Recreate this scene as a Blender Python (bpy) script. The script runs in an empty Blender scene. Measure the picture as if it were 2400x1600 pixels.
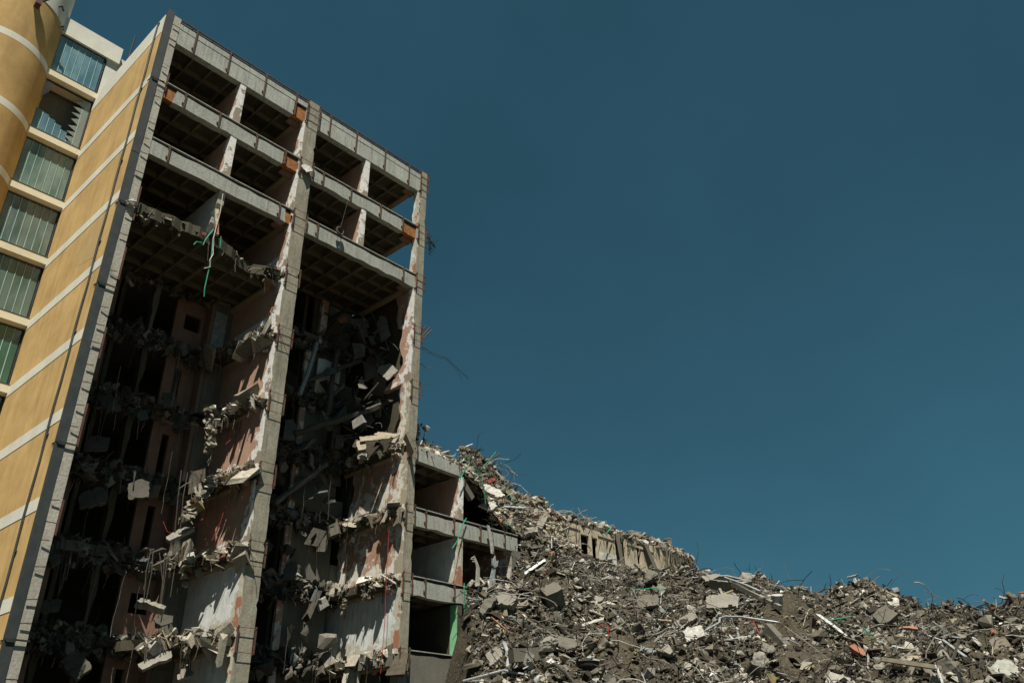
import bpy, math, random
import numpy as np
from mathutils import Vector, Matrix, noise

C = bpy.context.scene.collection
scene = bpy.context.scene
R = random.Random(11)
NR = np.random.RandomState(5)

# ------------------------------------------------------------------ camera
cam_d = bpy.data.cameras.new('camera')
cam_d.sensor_width = 36.0
cam_d.lens = 29.163
cam_d.clip_start = 0.1
cam_d.clip_end = 5000
cam = bpy.data.objects.new('camera', cam_d)
C.objects.link(cam)
PI_, YA, RO = 0.4961, 0.8356, -0.0191
fw = Vector((math.sin(YA) * math.cos(PI_), math.cos(YA) * math.cos(PI_), math.sin(PI_)))
rt = Vector((math.cos(YA), -math.sin(YA), 0))
up = rt.cross(fw)
r2 = rt * math.cos(RO) + up * math.sin(RO)
u2 = -rt * math.sin(RO) + up * math.cos(RO)
m = Matrix((r2, u2, -fw)).transposed().to_4x4()
m.translation = Vector((-9.056, -29.150, 1.6))
cam.matrix_world = m
scene.camera = cam

# ------------------------------------------------------------------ sky, sun, exposure
SUN = Vector((-0.36, -0.34, 1.0)).normalized()          # towards the sun
elev = math.asin(SUN.z)
azim = math.atan2(SUN.x, SUN.y)                         # from +Y towards +X
world = bpy.data.worlds.new('World')
scene.world = world
world.use_nodes = True
wn = world.node_tree
wn.nodes.clear()
sky = wn.nodes.new('ShaderNodeTexSky')
sky.sky_type = 'NISHITA'
sky.sun_disc = False
sky.sun_elevation = elev
sky.sun_rotation = azim
sky.altitude = 3000
sky.air_density = 0.8
sky.dust_density = 0.0
sky.ozone_density = 2.2
tint = wn.nodes.new('ShaderNodeMix')
tint.data_type = 'RGBA'
tint.blend_type = 'MULTIPLY'
tint.inputs[0].default_value = 1.0
tint.inputs[7].default_value = (0.47, 1.13, 1.15, 1)
bg = wn.nodes.new('ShaderNodeBackground')
bg.inputs[1].default_value = 0.05
wo = wn.nodes.new('ShaderNodeOutputWorld')
gam = wn.nodes.new('ShaderNodeGamma')
gam.inputs[1].default_value = 0.55                      # evens out the sky from zenith to horizon
wn.links.new(sky.outputs[0], gam.inputs[0])
wn.links.new(gam.outputs[0], tint.inputs[6])
hz_c = wn.nodes.new('ShaderNodeTexCoord')                # thin uneven haze in the air
hz_n = wn.nodes.new('ShaderNodeTexNoise')
hz_n.inputs['Scale'].default_value = 2.6
hz_n.inputs['Detail'].default_value = 4
hz_r = wn.nodes.new('ShaderNodeMapRange')
hz_r.inputs[1].default_value = 0.3
hz_r.inputs[2].default_value = 0.7
hz_r.inputs[3].default_value = 0.90
hz_r.inputs[4].default_value = 1.10
hz_m = wn.nodes.new('ShaderNodeMix')
hz_m.data_type = 'RGBA'
hz_m.blend_type = 'MULTIPLY'
hz_m.inputs[0].default_value = 1.0
wn.links.new(hz_c.outputs['Generated'], hz_n.inputs['Vector'])
wn.links.new(hz_n.outputs['Fac'], hz_r.inputs[0])
wn.links.new(tint.outputs[2], hz_m.inputs[6])
wn.links.new(hz_r.outputs[0], hz_m.inputs[7])
wn.links.new(hz_m.outputs[2], bg.inputs[0])
wn.links.new(bg.outputs[0], wo.inputs[0])
sun_d = bpy.data.lights.new('sun', 'SUN')
sun_d.energy = 5.0
sun_d.angle = math.radians(0.5)
sun_d.color = (1.0, 0.95, 0.84)
sun = bpy.data.objects.new('sun', sun_d)
C.objects.link(sun)
sun.rotation_euler = SUN.to_track_quat('Z', 'Y').to_euler()
scene.view_settings.view_transform = 'Standard'
scene.view_settings.look = 'None'
scene.view_settings.exposure = 0.6
scene.view_settings.gamma = 1.0
scene.view_settings.use_curve_mapping = False
try:
    scene.cycles.max_bounces = 6
    scene.cycles.diffuse_bounces = 2
except Exception:
    pass


# ------------------------------------------------------------------ materials
class NT:
    def __init__(s, name, rough=0.9, spec=0.2, metal=0.0):
        s.m = bpy.data.materials.new(name)
        s.m.use_nodes = True
        s.t = s.m.node_tree
        s.b = s.t.nodes['Principled BSDF']
        s.b.inputs['Roughness'].default_value = rough
        s.b.inputs['Metallic'].default_value = metal
        s.b.inputs['Specular IOR Level'].default_value = spec
        g = s.t.nodes.new('ShaderNodeTexCoord')
        s.co = g.outputs['Object']

    def n(s, t):
        return s.t.nodes.new(t)

    def l(s, a, b):
        s.t.links.new(a, b)

    def mapv(s, sc):
        k = s.n('ShaderNodeMapping')
        k.inputs['Scale'].default_value = sc
        s.l(s.co, k.inputs[0])
        return k.outputs[0]

    def noise(s, scale, detail=6, rough=0.6, vec=None, dist=0.0):
        k = s.n('ShaderNodeTexNoise')
        k.inputs['Scale'].default_value = scale
        k.inputs['Detail'].default_value = detail
        k.inputs['Roughness'].default_value = rough
        k.inputs['Distortion'].default_value = dist
        s.l(vec if vec is not None else s.co, k.inputs['Vector'])
        return k.outputs['Fac']

    def ramp(s, fac, stops):
        k = s.n('ShaderNodeValToRGB')
        e = k.color_ramp.elements
        while len(e) < len(stops):
            e.new(0.5)
        for i, (p, c) in enumerate(stops):
            e[i].position = p
            e[i].color = (c, c, c, 1) if isinstance(c, (int, float)) else (*c, 1)
        s.l(fac, k.inputs[0])
        return k.outputs[0]

    def mix(s, fac, a, b, mode='MIX'):
        k = s.n('ShaderNodeMix')
        k.data_type = 'RGBA'
        k.blend_type = mode
        for sock, v in ((k.inputs[0], fac), (k.inputs[6], a), (k.inputs[7], b)):
            if isinstance(v, (int, float)):
                sock.default_value = v
            elif isinstance(v, tuple):
                sock.default_value = (*v, 1)
            else:
                s.l(v, sock)
        return k.outputs[2]

    def math(s, op, a, b=None):
        k = s.n('ShaderNodeMath')
        k.operation = op
        for i, v in enumerate((a, b)):
            if v is None:
                continue
            if isinstance(v, (int, float)):
                k.inputs[i].default_value = v
            else:
                s.l(v, k.inputs[i])
        return k.outputs[0]

    def col(s, c):
        if isinstance(c, tuple):
            s.b.inputs['Base Color'].default_value = (*c, 1)
        else:
            s.l(c, s.b.inputs['Base Color'])

    def bump(s, h, strength=0.4, dist=0.02):
        k = s.n('ShaderNodeBump')
        k.inputs['Strength'].default_value = strength
        k.inputs['Distance'].default_value = dist
        s.l(h, k.inputs['Height'])
        s.l(k.outputs[0], s.b.inputs['Normal'])


def concrete(name, a, b, stain=(0.10, 0.09, 0.07), streak=0.6, rust=0.0):
    t = NT(name)
    big = t.ramp(t.noise(0.9, 8, 0.65), [(0.35, 0), (0.68, 1)])
    c = t.mix(big, b, a)
    fine = t.ramp(t.noise(9, 8, 0.7), [(0.38, 0.0), (0.62, 1)])
    c = t.mix(t.math('MULTIPLY', fine, 0.35), c, stain)
    st = t.ramp(t.noise(1.0, 6, 0.75, t.mapv((7, 7, 0.45))), [(0.48, 0), (0.72, 1)])
    c = t.mix(t.math('MULTIPLY', st, streak), c, stain)
    holes = t.ramp(t.noise(14, 2, 0.5), [(0.27, 1), (0.31, 0)])
    c = t.mix(t.math('MULTIPLY', holes, 0.8), c, (0.05, 0.045, 0.035))
    if rust:
        rs = t.ramp(t.noise(1.6, 5, 0.7, t.mapv((3, 3, 0.8))), [(0.60, 0), (0.66, 1)])
        c = t.mix(t.math('MULTIPLY', rs, rust), c, (0.24, 0.10, 0.03))
    t.col(c)
    t.bump(t.noise(12, 8, 0.7), 0.5, 0.03)
    return t.m


def peeled(name, paint, under, base, amount, dirt=0.5):
    """paint flaking off plaster, most of it near the foot of each storey and by the outer edge"""
    t = NT(name, 0.85)
    sp = t.n('ShaderNodeSeparateXYZ')
    t.l(t.co, sp.inputs[0])
    h = t.math('FRACT', t.math('DIVIDE', t.math('SUBTRACT', 29.5, sp.outputs[2]), 3.2))     # 0 top of a storey .. 1 foot
    edge = t.math('MAXIMUM', t.math('SUBTRACT', 1.0, t.math('MULTIPLY', sp.outputs[1], 1.6)), 0.0)
    bias = t.math('ADD', t.math('MULTIPLY', t.math('POWER', h, 5.0), 0.22), t.math('MULTIPLY', edge, 0.27))
    n = t.math('ADD', t.noise(1.7, 9, 0.68, dist=0.3), bias)
    k = t.ramp(n, [(amount, 0), (amount + 0.012, 1)])
    k2 = t.ramp(n, [(amount + 0.17, 0), (amount + 0.19, 1)])
    pn = t.mix(t.ramp(t.noise(2.3, 6, 0.6), [(0.35, 0), (0.7, 1)]), paint, tuple(v * 0.78 for v in paint))
    un = t.mix(t.ramp(t.noise(4, 6, 0.7), [(0.4, 0), (0.65, 1)]), under, tuple(v * 0.8 for v in under))
    c = t.mix(k, pn, un)
    c = t.mix(k2, c, base)
    st = t.ramp(t.noise(1.0, 6, 0.75, t.mapv((5, 5, 0.4))), [(0.52, 0), (0.75, 1)])
    c = t.mix(t.math('MULTIPLY', st, dirt), c, (0.11, 0.09, 0.07))
    t.col(c)
    t.bump(t.math('ADD', t.noise(9, 8, 0.7), t.math('MULTIPLY', k, -0.4)), 0.35, 0.02)
    return t.m


def plaster(name, a, b, dirt, streak=0.35):
    t = NT(name, 0.9)
    c = t.mix(t.ramp(t.noise(0.45, 7, 0.6), [(0.35, 0), (0.65, 1)]), a, b)
    st = t.ramp(t.noise(1.0, 7, 0.7, t.mapv((1.2, 2.6, 0.28))), [(0.5, 0), (0.8, 1)])
    c = t.mix(t.math('MULTIPLY', st, streak), c, dirt)
    sp = t.ramp(t.noise(5.0, 3, 0.5), [(0.70, 0), (0.74, 1)])
    c = t.mix(t.math('MULTIPLY', sp, 0.5), c, dirt)
    chip = t.ramp(t.noise(2.1, 4, 0.55), [(0.735, 0), (0.75, 1)])
    c = t.mix(t.math('MULTIPLY', chip, 0.75), c, (0.50, 0.46, 0.38))
    grime = t.ramp(t.noise(0.7, 8, 0.72), [(0.42, 0), (0.75, 1)])
    c = t.mix(t.math('MULTIPLY', grime, 0.4), c, dirt)
    t.col(c)
    t.bump(t.noise(25, 6, 0.7), 0.25, 0.01)
    return t.m


def simple(name, a, b, scale=3, rough=0.8, metal=0.0, spec=0.3):
    t = NT(name, rough, spec, metal)
    t.col(t.mix(t.ramp(t.noise(scale, 7, 0.65), [(0.35, 0), (0.65, 1)]), a, b))
    t.bump(t.noise(scale * 6, 5, 0.7), 0.25, 0.01)
    return t.m


def attr_mat(name, rough=0.9, metal=0.0):
    t = NT(name, rough, 0.25, metal)
    at = t.n('ShaderNodeAttribute')
    at.attribute_name = 'piece'
    v = t.ramp(t.noise(7, 6, 0.7), [(0.3, 0.55), (0.7, 1.2)])
    t.col(t.mix(1.0, at.outputs['Color'], v, 'MULTIPLY'))
    t.bump(t.noise(20, 6, 0.75), 0.5, 0.03)
    return t.m


M = {}
M['conc'] = concrete('weathered concrete', (0.43, 0.45, 0.40), (0.33, 0.34, 0.30), streak=0.6, rust=0.75)
M['conc_roof'] = concrete('streaked roof beam', (0.46, 0.48, 0.43), (0.36, 0.37, 0.33), (0.14, 0.14, 0.11), streak=0.85, rust=0.3)
M['conc_col'] = concrete('column concrete', (0.38, 0.355, 0.28), (0.24, 0.22, 0.165), streak=0.7, rust=0.3)
M['conc_pil'] = concrete('pilaster blocks', (0.50, 0.47, 0.40), (0.38, 0.36, 0.30), streak=0.3)
M['conc_dark'] = concrete('shade-darkened concrete', (0.10, 0.09, 0.06), (0.06, 0.053, 0.036), (0.035, 0.03, 0.02), streak=0.2)  # tone lowered so the inner rooms look deep in shade
M['soffit_rib'] = concrete('paler rib', (0.17, 0.15, 0.10), (0.115, 0.10, 0.068), (0.06, 0.05, 0.035), streak=0.2)  # ribs given a lighter tone than the coffers between them
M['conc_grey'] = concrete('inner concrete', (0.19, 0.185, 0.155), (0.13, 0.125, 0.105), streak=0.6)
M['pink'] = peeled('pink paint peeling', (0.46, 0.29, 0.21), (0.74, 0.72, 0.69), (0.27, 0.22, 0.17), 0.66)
M['pink_bad'] = peeled('pink paint badly peeled', (0.43, 0.26, 0.185), (0.66, 0.63, 0.56), (0.34, 0.29, 0.21), 0.55, 0.6)
M['pink_in'] = peeled('pink inner paint', (0.25, 0.155, 0.115), (0.36, 0.35, 0.33), (0.11, 0.095, 0.075), 0.72, 0.6)  # darkened copy of the pink paint for rooms out of the sun
M['white_wall'] = peeled('white paint worn', (0.66, 0.68, 0.66), (0.50, 0.47, 0.38), (0.33, 0.15, 0.09), 0.66, 0.6)
M['green_wall'] = peeled('mint green paint', (0.22, 0.50, 0.28), (0.30, 0.55, 0.36), (0.5, 0.5, 0.45), 0.85, 0.2)
M['yellow'] = plaster('ochre plaster', (0.61, 0.415, 0.175), (0.50, 0.33, 0.13), (0.20, 0.125, 0.05), 0.6)
M['yellow_drum'] = plaster('darkened ochre plaster', (0.52, 0.35, 0.145), (0.42, 0.275, 0.105), (0.17, 0.105, 0.045), 0.55)  # same paint as the side wall, darkened to offset the sun on the curve
M['yellow_pale'] = plaster('faded ochre plaster', (0.53, 0.38, 0.185), (0.47, 0.32, 0.14), (0.3, 0.2, 0.09), 0.5)
M['block_shade'] = concrete('broken slab darkened for shade', (0.10, 0.095, 0.08), (0.06, 0.057, 0.047), streak=0.4)  # broken concrete darkened to stand for pieces lying in shade
M['white_pl'] = plaster('cream white plaster', (0.70, 0.69, 0.60), (0.62, 0.61, 0.53), (0.40, 0.37, 0.28), 0.35)
M['sill'] = plaster('cream sill', (0.72, 0.65, 0.48), (0.66, 0.59, 0.42), (0.40, 0.34, 0.22), 0.3)
M['dark_metal'] = simple('slate grey sheet', (0.030, 0.037, 0.037), (0.048, 0.055, 0.054), 2, 0.6)
M['rust'] = simple('rusted steel', (0.12, 0.062, 0.032), (0.06, 0.038, 0.026), 4, 0.85)
M['rust_red'] = simple('red oxide steel', (0.13, 0.05, 0.034), (0.07, 0.038, 0.028), 4, 0.8)
M['orange'] = simple('orange rust plate', (0.37, 0.15, 0.04), (0.17, 0.075, 0.028), 5, 0.9)
M['black'] = simple('black rubber', (0.02, 0.02, 0.018), (0.035, 0.034, 0.03), 5, 0.7)
M['lip'] = simple('pale edge angle', (0.38, 0.38, 0.34), (0.24, 0.23, 0.20), 6, 0.6)
M['corn'] = plaster('cornice', (0.34, 0.27, 0.18), (0.28, 0.22, 0.15), (0.14, 0.11, 0.08), 0.4)
M['beige'] = peeled('beige plaster', (0.50, 0.43, 0.31), (0.52, 0.49, 0.42), (0.30, 0.25, 0.18), 0.70, 0.1)
M['galv'] = simple('galvanised sheet', (0.40, 0.42, 0.42), (0.22, 0.235, 0.235), 6, 0.55, 0.25, 0.4)
M['white_thing'] = simple('white sheet', (0.47, 0.465, 0.43), (0.24, 0.225, 0.19), 7, 0.7)
M['cable_g'] = simple('green cable', (0.03, 0.32, 0.18), (0.03, 0.22, 0.13), 8, 0.5)
M['rag'] = simple('dusty red cloth', (0.20, 0.035, 0.028), (0.13, 0.04, 0.03), 5, 0.95)
M['cable_r'] = simple('red cable', (0.36, 0.035, 0.03), (0.26, 0.03, 0.025), 8, 0.5)
M['cable_p'] = simple('pale cable', (0.48, 0.45, 0.38), (0.33, 0.31, 0.26), 8, 0.6)
M['cable_k'] = simple('dark cable', (0.04, 0.038, 0.03), (0.07, 0.06, 0.05), 8, 0.7)
M['block'] = concrete('broken concrete', (0.17, 0.16, 0.132), (0.105, 0.097, 0.078), streak=0.2)
M['block_pale'] = concrete('pale broken slab', (0.29, 0.272, 0.235), (0.19, 0.178, 0.15), streak=0.2)
M['block_pink'] = concrete('pinkish plaster slab', (0.23, 0.19, 0.15), (0.16, 0.13, 0.10), streak=0.3)
M['brick'] = concrete('terracotta', (0.40, 0.17, 0.10), (0.29, 0.125, 0.075), streak=0.2)
M['wood'] = simple('grey timber', (0.30, 0.26, 0.19), (0.19, 0.16, 0.115), 3, 0.9)
M['piece'] = attr_mat('loose rubble')
M['piece_metal'] = attr_mat('loose metal strips', 0.45, 0.4)

tdirt = NT('brown demolition dirt')
cc = tdirt.mix(tdirt.ramp(tdirt.noise(0.55, 9, 0.7), [(0.38, 0), (0.62, 1)]), (0.032, 0.027, 0.017), (0.072, 0.060, 0.040))  # earth kept dark so the gaps between pieces look shaded
cc = tdirt.mix(tdirt.ramp(tdirt.noise(9, 8, 0.75), [(0.5, 0), (0.66, 1)]), cc, (0.15, 0.13, 0.10))
tdirt.col(cc)
tdirt.bump(tdirt.noise(5, 10, 0.75), 1.0, 0.12)
M['dirt'] = tdirt.m

for gi, (ga, gb) in enumerate((((0.07, 0.16, 0.20), (0.20, 0.33, 0.38)), ((0.04, 0.11, 0.15), (0.12, 0.22, 0.27)), ((0.07, 0.13, 0.11), (0.20, 0.27, 0.235)), ((0.06, 0.10, 0.085), (0.19, 0.23, 0.20)),
                                ((0.035, 0.08, 0.062), (0.11, 0.16, 0.135)), ((0.02, 0.085, 0.055), (0.05, 0.14, 0.095)))):
    tg = NT('channel glass', 0.22, 0.5)
    gm = tg.ramp(tg.noise(0.5, 4, 0.6, tg.mapv((2.2, 1, 0.8))), [(0.35, 0), (0.65, 1)])
    tg.col(tg.mix(gm, ga, gb))  # sky reflection put into each window's tint, bluish above, dark green below
    tg.b.inputs['Coat Weight'].default_value = 0.6
    tg.b.inputs['Coat Roughness'].default_value = 0.06
    M['glass', gi] = tg.m
M['glass_rib'] = simple('glass flange', (0.34, 0.50, 0.43), (0.27, 0.40, 0.35), 2, 0.3)
tq = NT('shard glass', 0.08, 0.6)
tq.col((0.30, 0.34, 0.31))
tq.b.inputs['Alpha'].default_value = 0.55
M['shard'] = tq.m


# ------------------------------------------------------------------ mesh helpers
class MB:
    def __init__(s):
        s.v = []
        s.f = []

    def add(s, verts, faces):
        k = len(s.v)
        s.v += [tuple(x) for x in verts]
        s.f += [tuple(i + k for i in q) for q in faces]
        return s

    def box(s, x0, x1, y0, y1, z0, z1):
        return s.add([(x0, y0, z0), (x1, y0, z0), (x1, y1, z0), (x0, y1, z0), (x0, y0, z1), (x1, y0, z1), (x1, y1, z1), (x0, y1, z1)],
                     [(0, 3, 2, 1), (4, 5, 6, 7), (0, 1, 5, 4), (1, 2, 6, 5), (2, 3, 7, 6), (3, 0, 4, 7)])

    def prism(s, poly, axis, a0, a1):
        """poly: 2-D outline in the two other axes, extruded along axis from a0 to a1"""
        n = len(poly)
        ar = sum(poly[i][0] * poly[(i + 1) % n][1] - poly[(i + 1) % n][0] * poly[i][1] for i in range(n))
        if ar < 0:
            poly = poly[::-1]

        def P(q, a):
            return (a, q[0], q[1]) if axis == 0 else ((q[0], a, q[1]) if axis == 1 else (q[0], q[1], a))
        vs = [P(q, a0) for q in poly] + [P(q, a1) for q in poly]
        top = tuple(range(n, 2 * n))
        bot = tuple(range(n - 1, -1, -1))
        fs = [bot, top] + [(i, (i + 1) % n, (i + 1) % n + n, i + n) for i in range(n)]
        if axis == 1:
            fs = [f[::-1] for f in fs]
        return s.add(vs, fs)

    def tube(s, pts, r, n=5, cap=True):
        pts = [Vector(p) for p in pts]
        rings = []
        for i, p in enumerate(pts):
            d = (pts[min(i + 1, len(pts) - 1)] - pts[max(i - 1, 0)])
            if d.length < 1e-6:
                d = Vector((0, 0, 1))
            d.normalize()
            a = d.orthogonal().normalized() if i == 0 else (pa - d * pa.dot(d)).normalized()
            pa = a
            b = d.cross(a)
            rr = r[i] if isinstance(r, (list, tuple)) else r
            rings.append([p + (a * math.cos(t) + b * math.sin(t)) * rr for t in [2 * math.pi * j / n for j in range(n)]])
        vs = [v for g in rings for v in g]
        fs = []
        for i in range(len(pts) - 1):
            for j in range(n):
                k = (j + 1) % n
                fs.append((i * n + j, i * n + k, (i + 1) * n + k, (i + 1) * n + j))
        if cap:
            fs.append(tuple(range(n - 1, -1, -1)))
            fs.append(tuple(range((len(pts) - 1) * n, len(pts) * n)))
        return s.add(vs, fs)

    def bar(s, a, b, w, h=None):
        """square bar between two points"""
        a, b = Vector(a), Vector(b)
        h = h or w
        d = (b - a).normalized()
        u = d.cross(Vector((0, 0, 1)))
        if u.length < 0.01:
            u = Vector((1, 0, 0))
        u.normalize()
        v = u.cross(d)
        c = []
        for p in (a, b):
            for sx, sy in ((-1, -1), (1, -1), (1, 1), (-1, 1)):
                c.append(p + u * sx * w / 2 + v * sy * h / 2)
        return s.add(c, [(0, 1, 2, 3), (7, 6, 5, 4), (0, 4, 5, 1), (1, 5, 6, 2), (2, 6, 7, 3), (3, 7, 4, 0)])

    def build(s, name, mat, parent=None, smooth=False):
        me = bpy.data.meshes.new(name)
        me.from_pydata(s.v, [], s.f)
        me.materials.append(M[mat])
        if smooth:
            me.polygons.foreach_set('use_smooth', [True] * len(me.polygons))
        me.update()
        o = bpy.data.objects.new(name, me)
        C.objects.link(o)
        if parent is not None:
            o.parent = parent
        return o


def tag(o, label=None, cat=None, group=None, kind=None):
    if cat and not kind:
        kind = 'thing'
    for k, v in (('label', label), ('category', cat), ('group', group), ('kind', kind)):
        if v:
            o[k] = v
    return o


def thing(name, label, cat, group=None):
    o = bpy.data.objects.new(name, None)
    o.empty_display_size = 0.2
    C.objects.link(o)
    return tag(o, label, cat, group)


def jag(pts, step=0.35, amp=0.12, rng=R):
    """an open broken edge through the points"""
    out = []
    for (a, b) in zip(pts[:-1], pts[1:]):
        L = math.hypot(b[0] - a[0], b[1] - a[1])
        n = max(1, int(L / step))
        for i in range(n):
            t = i / n
            j = 0 if i == 0 and not out else amp
            out.append((a[0] + (b[0] - a[0]) * t + rng.uniform(-j, j), a[1] + (b[1] - a[1]) * t + rng.uniform(-j, j)))
    out.append(pts[-1])
    return out


def T(k):
    return 29.5 - 3.2 * k        # top of the slab of level k (k = -1 is the roof)


# rubble pieces ------------------------------------------------------
import bmesh


def hull(n, seed, flat=1.0):
    rg = random.Random(seed)
    bm = bmesh.new()
    for i in range(n):
        while True:
            p = Vector((rg.uniform(-1, 1), rg.uniform(-1, 1), rg.uniform(-1, 1)))
            if 0.45 < p.length < 1.1:
                break
        bm.verts.new((p.x, p.y, p.z * flat))
    res = bmesh.ops.convex_hull(bm, input=bm.verts[:])
    bmesh.ops.delete(bm, geom=[v for v in bm.verts if not v.link_faces], context='VERTS')
    bm.verts.index_update()
    v = np.array([x.co[:] for x in bm.verts])
    f = [tuple(y.index for y in x.verts) for x in bm.faces]
    bm.free()
    return v, f


def jbox(seed, j=0.25, dims=(1, 1, 1)):
    rg = np.random.RandomState(seed)
    v = np.array([(x, y, z) for z in (-1, 1) for y in (-1, 1) for x in (-1, 1)], float)
    v += rg.uniform(-j, j, v.shape)
    v *= np.array(dims)
    return v, [(0, 2, 3, 1), (4, 5, 7, 6), (0, 1, 5, 4), (1, 3, 7, 5), (3, 2, 6, 7), (2, 0, 4, 6)]


TPL = {'rock': [hull(11, 20 + i) for i in range(9)],
       'slab': [jbox(40 + i, 0.35, (1, 0.7, 0.16)) for i in range(5)] + [hull(12, 60 + i, 0.18) for i in range(5)],
       'stick': [jbox(80 + i, 0.2, (1, 0.07, 0.045)) for i in range(4)],
       'block': [jbox(90 + i, 0.22, (0.9, 0.65, 0.5)) for i in range(5)],
       'strip': [jbox(100 + i, 0.15, (1, 0.05, 0.012)) for i in range(3)]}


class Pile:
    def __init__(s):
        s.V, s.F, s.Cc, s.n = [], [], [], 0

    def add(s, kind, loc, size, color, flatness=1.0, rot=None):
        v, f = TPL[kind][R.randrange(len(TPL[kind]))]
        if rot is None:
            e = np.array([R.gauss(0, flatness), R.gauss(0, flatness), R.uniform(0, 6.3)])
            cx, sx = math.cos(e[0]), math.sin(e[0])
            cy, sy = math.cos(e[1]), math.sin(e[1])
            cz, sz = math.cos(e[2]), math.sin(e[2])
            rot = np.array([[cz, -sz, 0], [sz, cz, 0], [0, 0, 1]]) @ np.array([[cy, 0, sy], [0, 1, 0], [-sy, 0, cy]]) @ np.array([[1, 0, 0], [0, cx, -sx], [0, sx, cx]])
        s.V.append((v * size) @ rot.T + np.array(loc))
        s.F += [tuple(i + s.n for i in q) for q in f]
        s.n += len(v)
        s.Cc.append(np.tile(np.array([*color, 1.0], np.float32), (len(v), 1)))

    def wire(s, pts, r, color):
        mb = MB().tube(pts, r, 3, False)
        s.V.append(np.array(mb.v))
        s.F += [tuple(i + s.n for i in q) for q in mb.f]
        s.n += len(mb.v)
        s.Cc.append(np.tile(np.array([*color, 1.0], np.float32), (len(mb.v), 1)))

    def build(s, name, mat='piece', parent=None):
        me = bpy.data.meshes.new(name)
        me.from_pydata(np.concatenate(s.V).tolist(), [], s.F)
        at = me.attributes.new('piece', 'FLOAT_COLOR', 'POINT')
        at.data.foreach_set('color', np.concatenate(s.Cc).astype(np.float32).ravel())
        me.materials.append(M[mat])
        o = bpy.data.objects.new(name, me)
        C.objects.link(o)
        if parent is not None:
            o.parent = parent
        return o


PAL = [((0.18, 0.163, 0.128), 30), ((0.112, 0.098, 0.072), 30), ((0.265, 0.245, 0.20), 19), ((0.045, 0.037, 0.026), 30), ((0.36, 0.34, 0.295), 9),
       ((0.22, 0.105, 0.07), 1.6), ((0.50, 0.49, 0.45), 3), ((0.22, 0.18, 0.09), 1.5), ((0.21, 0.225, 0.22), 5)]
PAL_PALE = [((0.30, 0.27, 0.215), 30), ((0.22, 0.195, 0.15), 26), ((0.40, 0.365, 0.30), 16), ((0.13, 0.11, 0.08), 20), ((0.52, 0.50, 0.45), 6), ((0.24, 0.12, 0.08), 2), ((0.27, 0.22, 0.11), 4)]
PAL_DARK = [((0.11, 0.10, 0.08), 30), ((0.07, 0.065, 0.05), 30), ((0.17, 0.155, 0.13), 15), ((0.26, 0.25, 0.22), 5), ((0.10, 0.12, 0.118), 6)]  # rubble tones darkened to suit the shade deep inside the floors


def pick(pal):
    t = R.uniform(0, sum(w for _, w in pal))
    for c, w in pal:
        t -= w
        if t <= 0:
            k = R.uniform(0.65, 1.3)
            return tuple(v * k for v in c)
    return pal[0][0]


def curl(p, L, droop=0.5, n=6, wig=0.25, d=None):
    """a bent wire starting at p"""
    d = Vector(d) if d is not None else Vector((R.uniform(-1, 1), R.uniform(-1, 1), R.uniform(-0.3, 0.45))).normalized()
    q = Vector(p)
    out = [q.copy()]
    for i in range(n):
        d = (d + Vector((R.uniform(-wig, wig), R.uniform(-wig, wig), R.uniform(-wig, wig) - droop / n))).normalized()
        q = q + d * (L / n)
        out.append(q.copy())
    return out


def hang(p, L, n=6, wig=0.06):
    wig = min(wig, 0.045)
    q = Vector(p)
    out = [q.copy()]
    for i in range(n):
        q = q + Vector((R.uniform(-wig, wig), R.uniform(-wig, wig), -L / n))
        out.append(q.copy())
    return out


exec_parts = []
# ================================================================== THE DEMOLISHED WING
B = thing('demolished_building', 'tall concrete frame building torn open mid demolition with bare beams and yellow side wall', 'building')
B.location = (8, 0, 0)
bpy.context.view_layer.update()


def bp(mb, name, mat, label=None, parent=None, smooth=False):
    o = mb.build(name, mat, None, smooth)
    p = parent if parent is not None else B
    o.parent = p
    o.matrix_parent_inverse = B.matrix_world.inverted() if p is B else Matrix.Identity(4)
    if label:
        o['label'] = label
    return o


# columns -------------------------------------------------------------
pil = MB()
zz = 0.0
while zz < 33.4:                                                 # block courses with thin joints
    z1 = min(zz + 1.6, 33.45)
    pil.box(0.29, 0.64, R.uniform(-0.012, 0.012), 0.5, zz + 0.012, z1)
    zz = z1
bp(pil, 'corner_pilaster', 'conc_pil', 'pale corner pilaster beside the dark metal strip')


def chipped(x0, x1, z0, z1):
    def side(x, sg):
        pts, z = [(x, z0)], z0 + 0.3
        while z < z1 - 0.3:
            pts.append((x + sg * (R.uniform(0.03, 0.09) if R.random() < 0.16 else R.uniform(0, 0.018)), z))
            z += R.uniform(0.12, 0.5)
        return pts + [(x, z1)]
    return side(x1, -1) + side(x0, 1)[::-1]


bp(MB().prism(chipped(7.7, 8.4, 0, 33.46), 1, -0.05, 0.55), 'column', 'conc_col')
bp(MB().prism(chipped(15.5, 16.0, 0, 33.46), 1, -0.05, 0.5), 'column', 'conc_col')
bp(MB().box(22.88, 23.5, -0.03, 0.5, 0, 12.64), 'column', 'conc_grey')
strip = MB()
for z0, z1 in ((0, 5.9), (5.93, 12.3), (12.33, 18.7), (18.73, 25.1), (25.13, 29.3), (29.33, 33.62)):
    strip.box(-0.02, 0.286, -0.03, 0.12, z0, z1)
bp(strip, 'corner_cladding', 'dark_metal', 'dark slate metal strip up the corner')
for z in (5.9, 12.3, 18.7, 29.3, 22.55):
    bp(MB().box(0.0, 0.68, -0.09, -0.06, z - 0.025, z + 0.03).bar((0.0, -0.062, z), (-0.03, 0.3, z - 0.02), 0.03), 'cladding_clamp', 'black')
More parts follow.
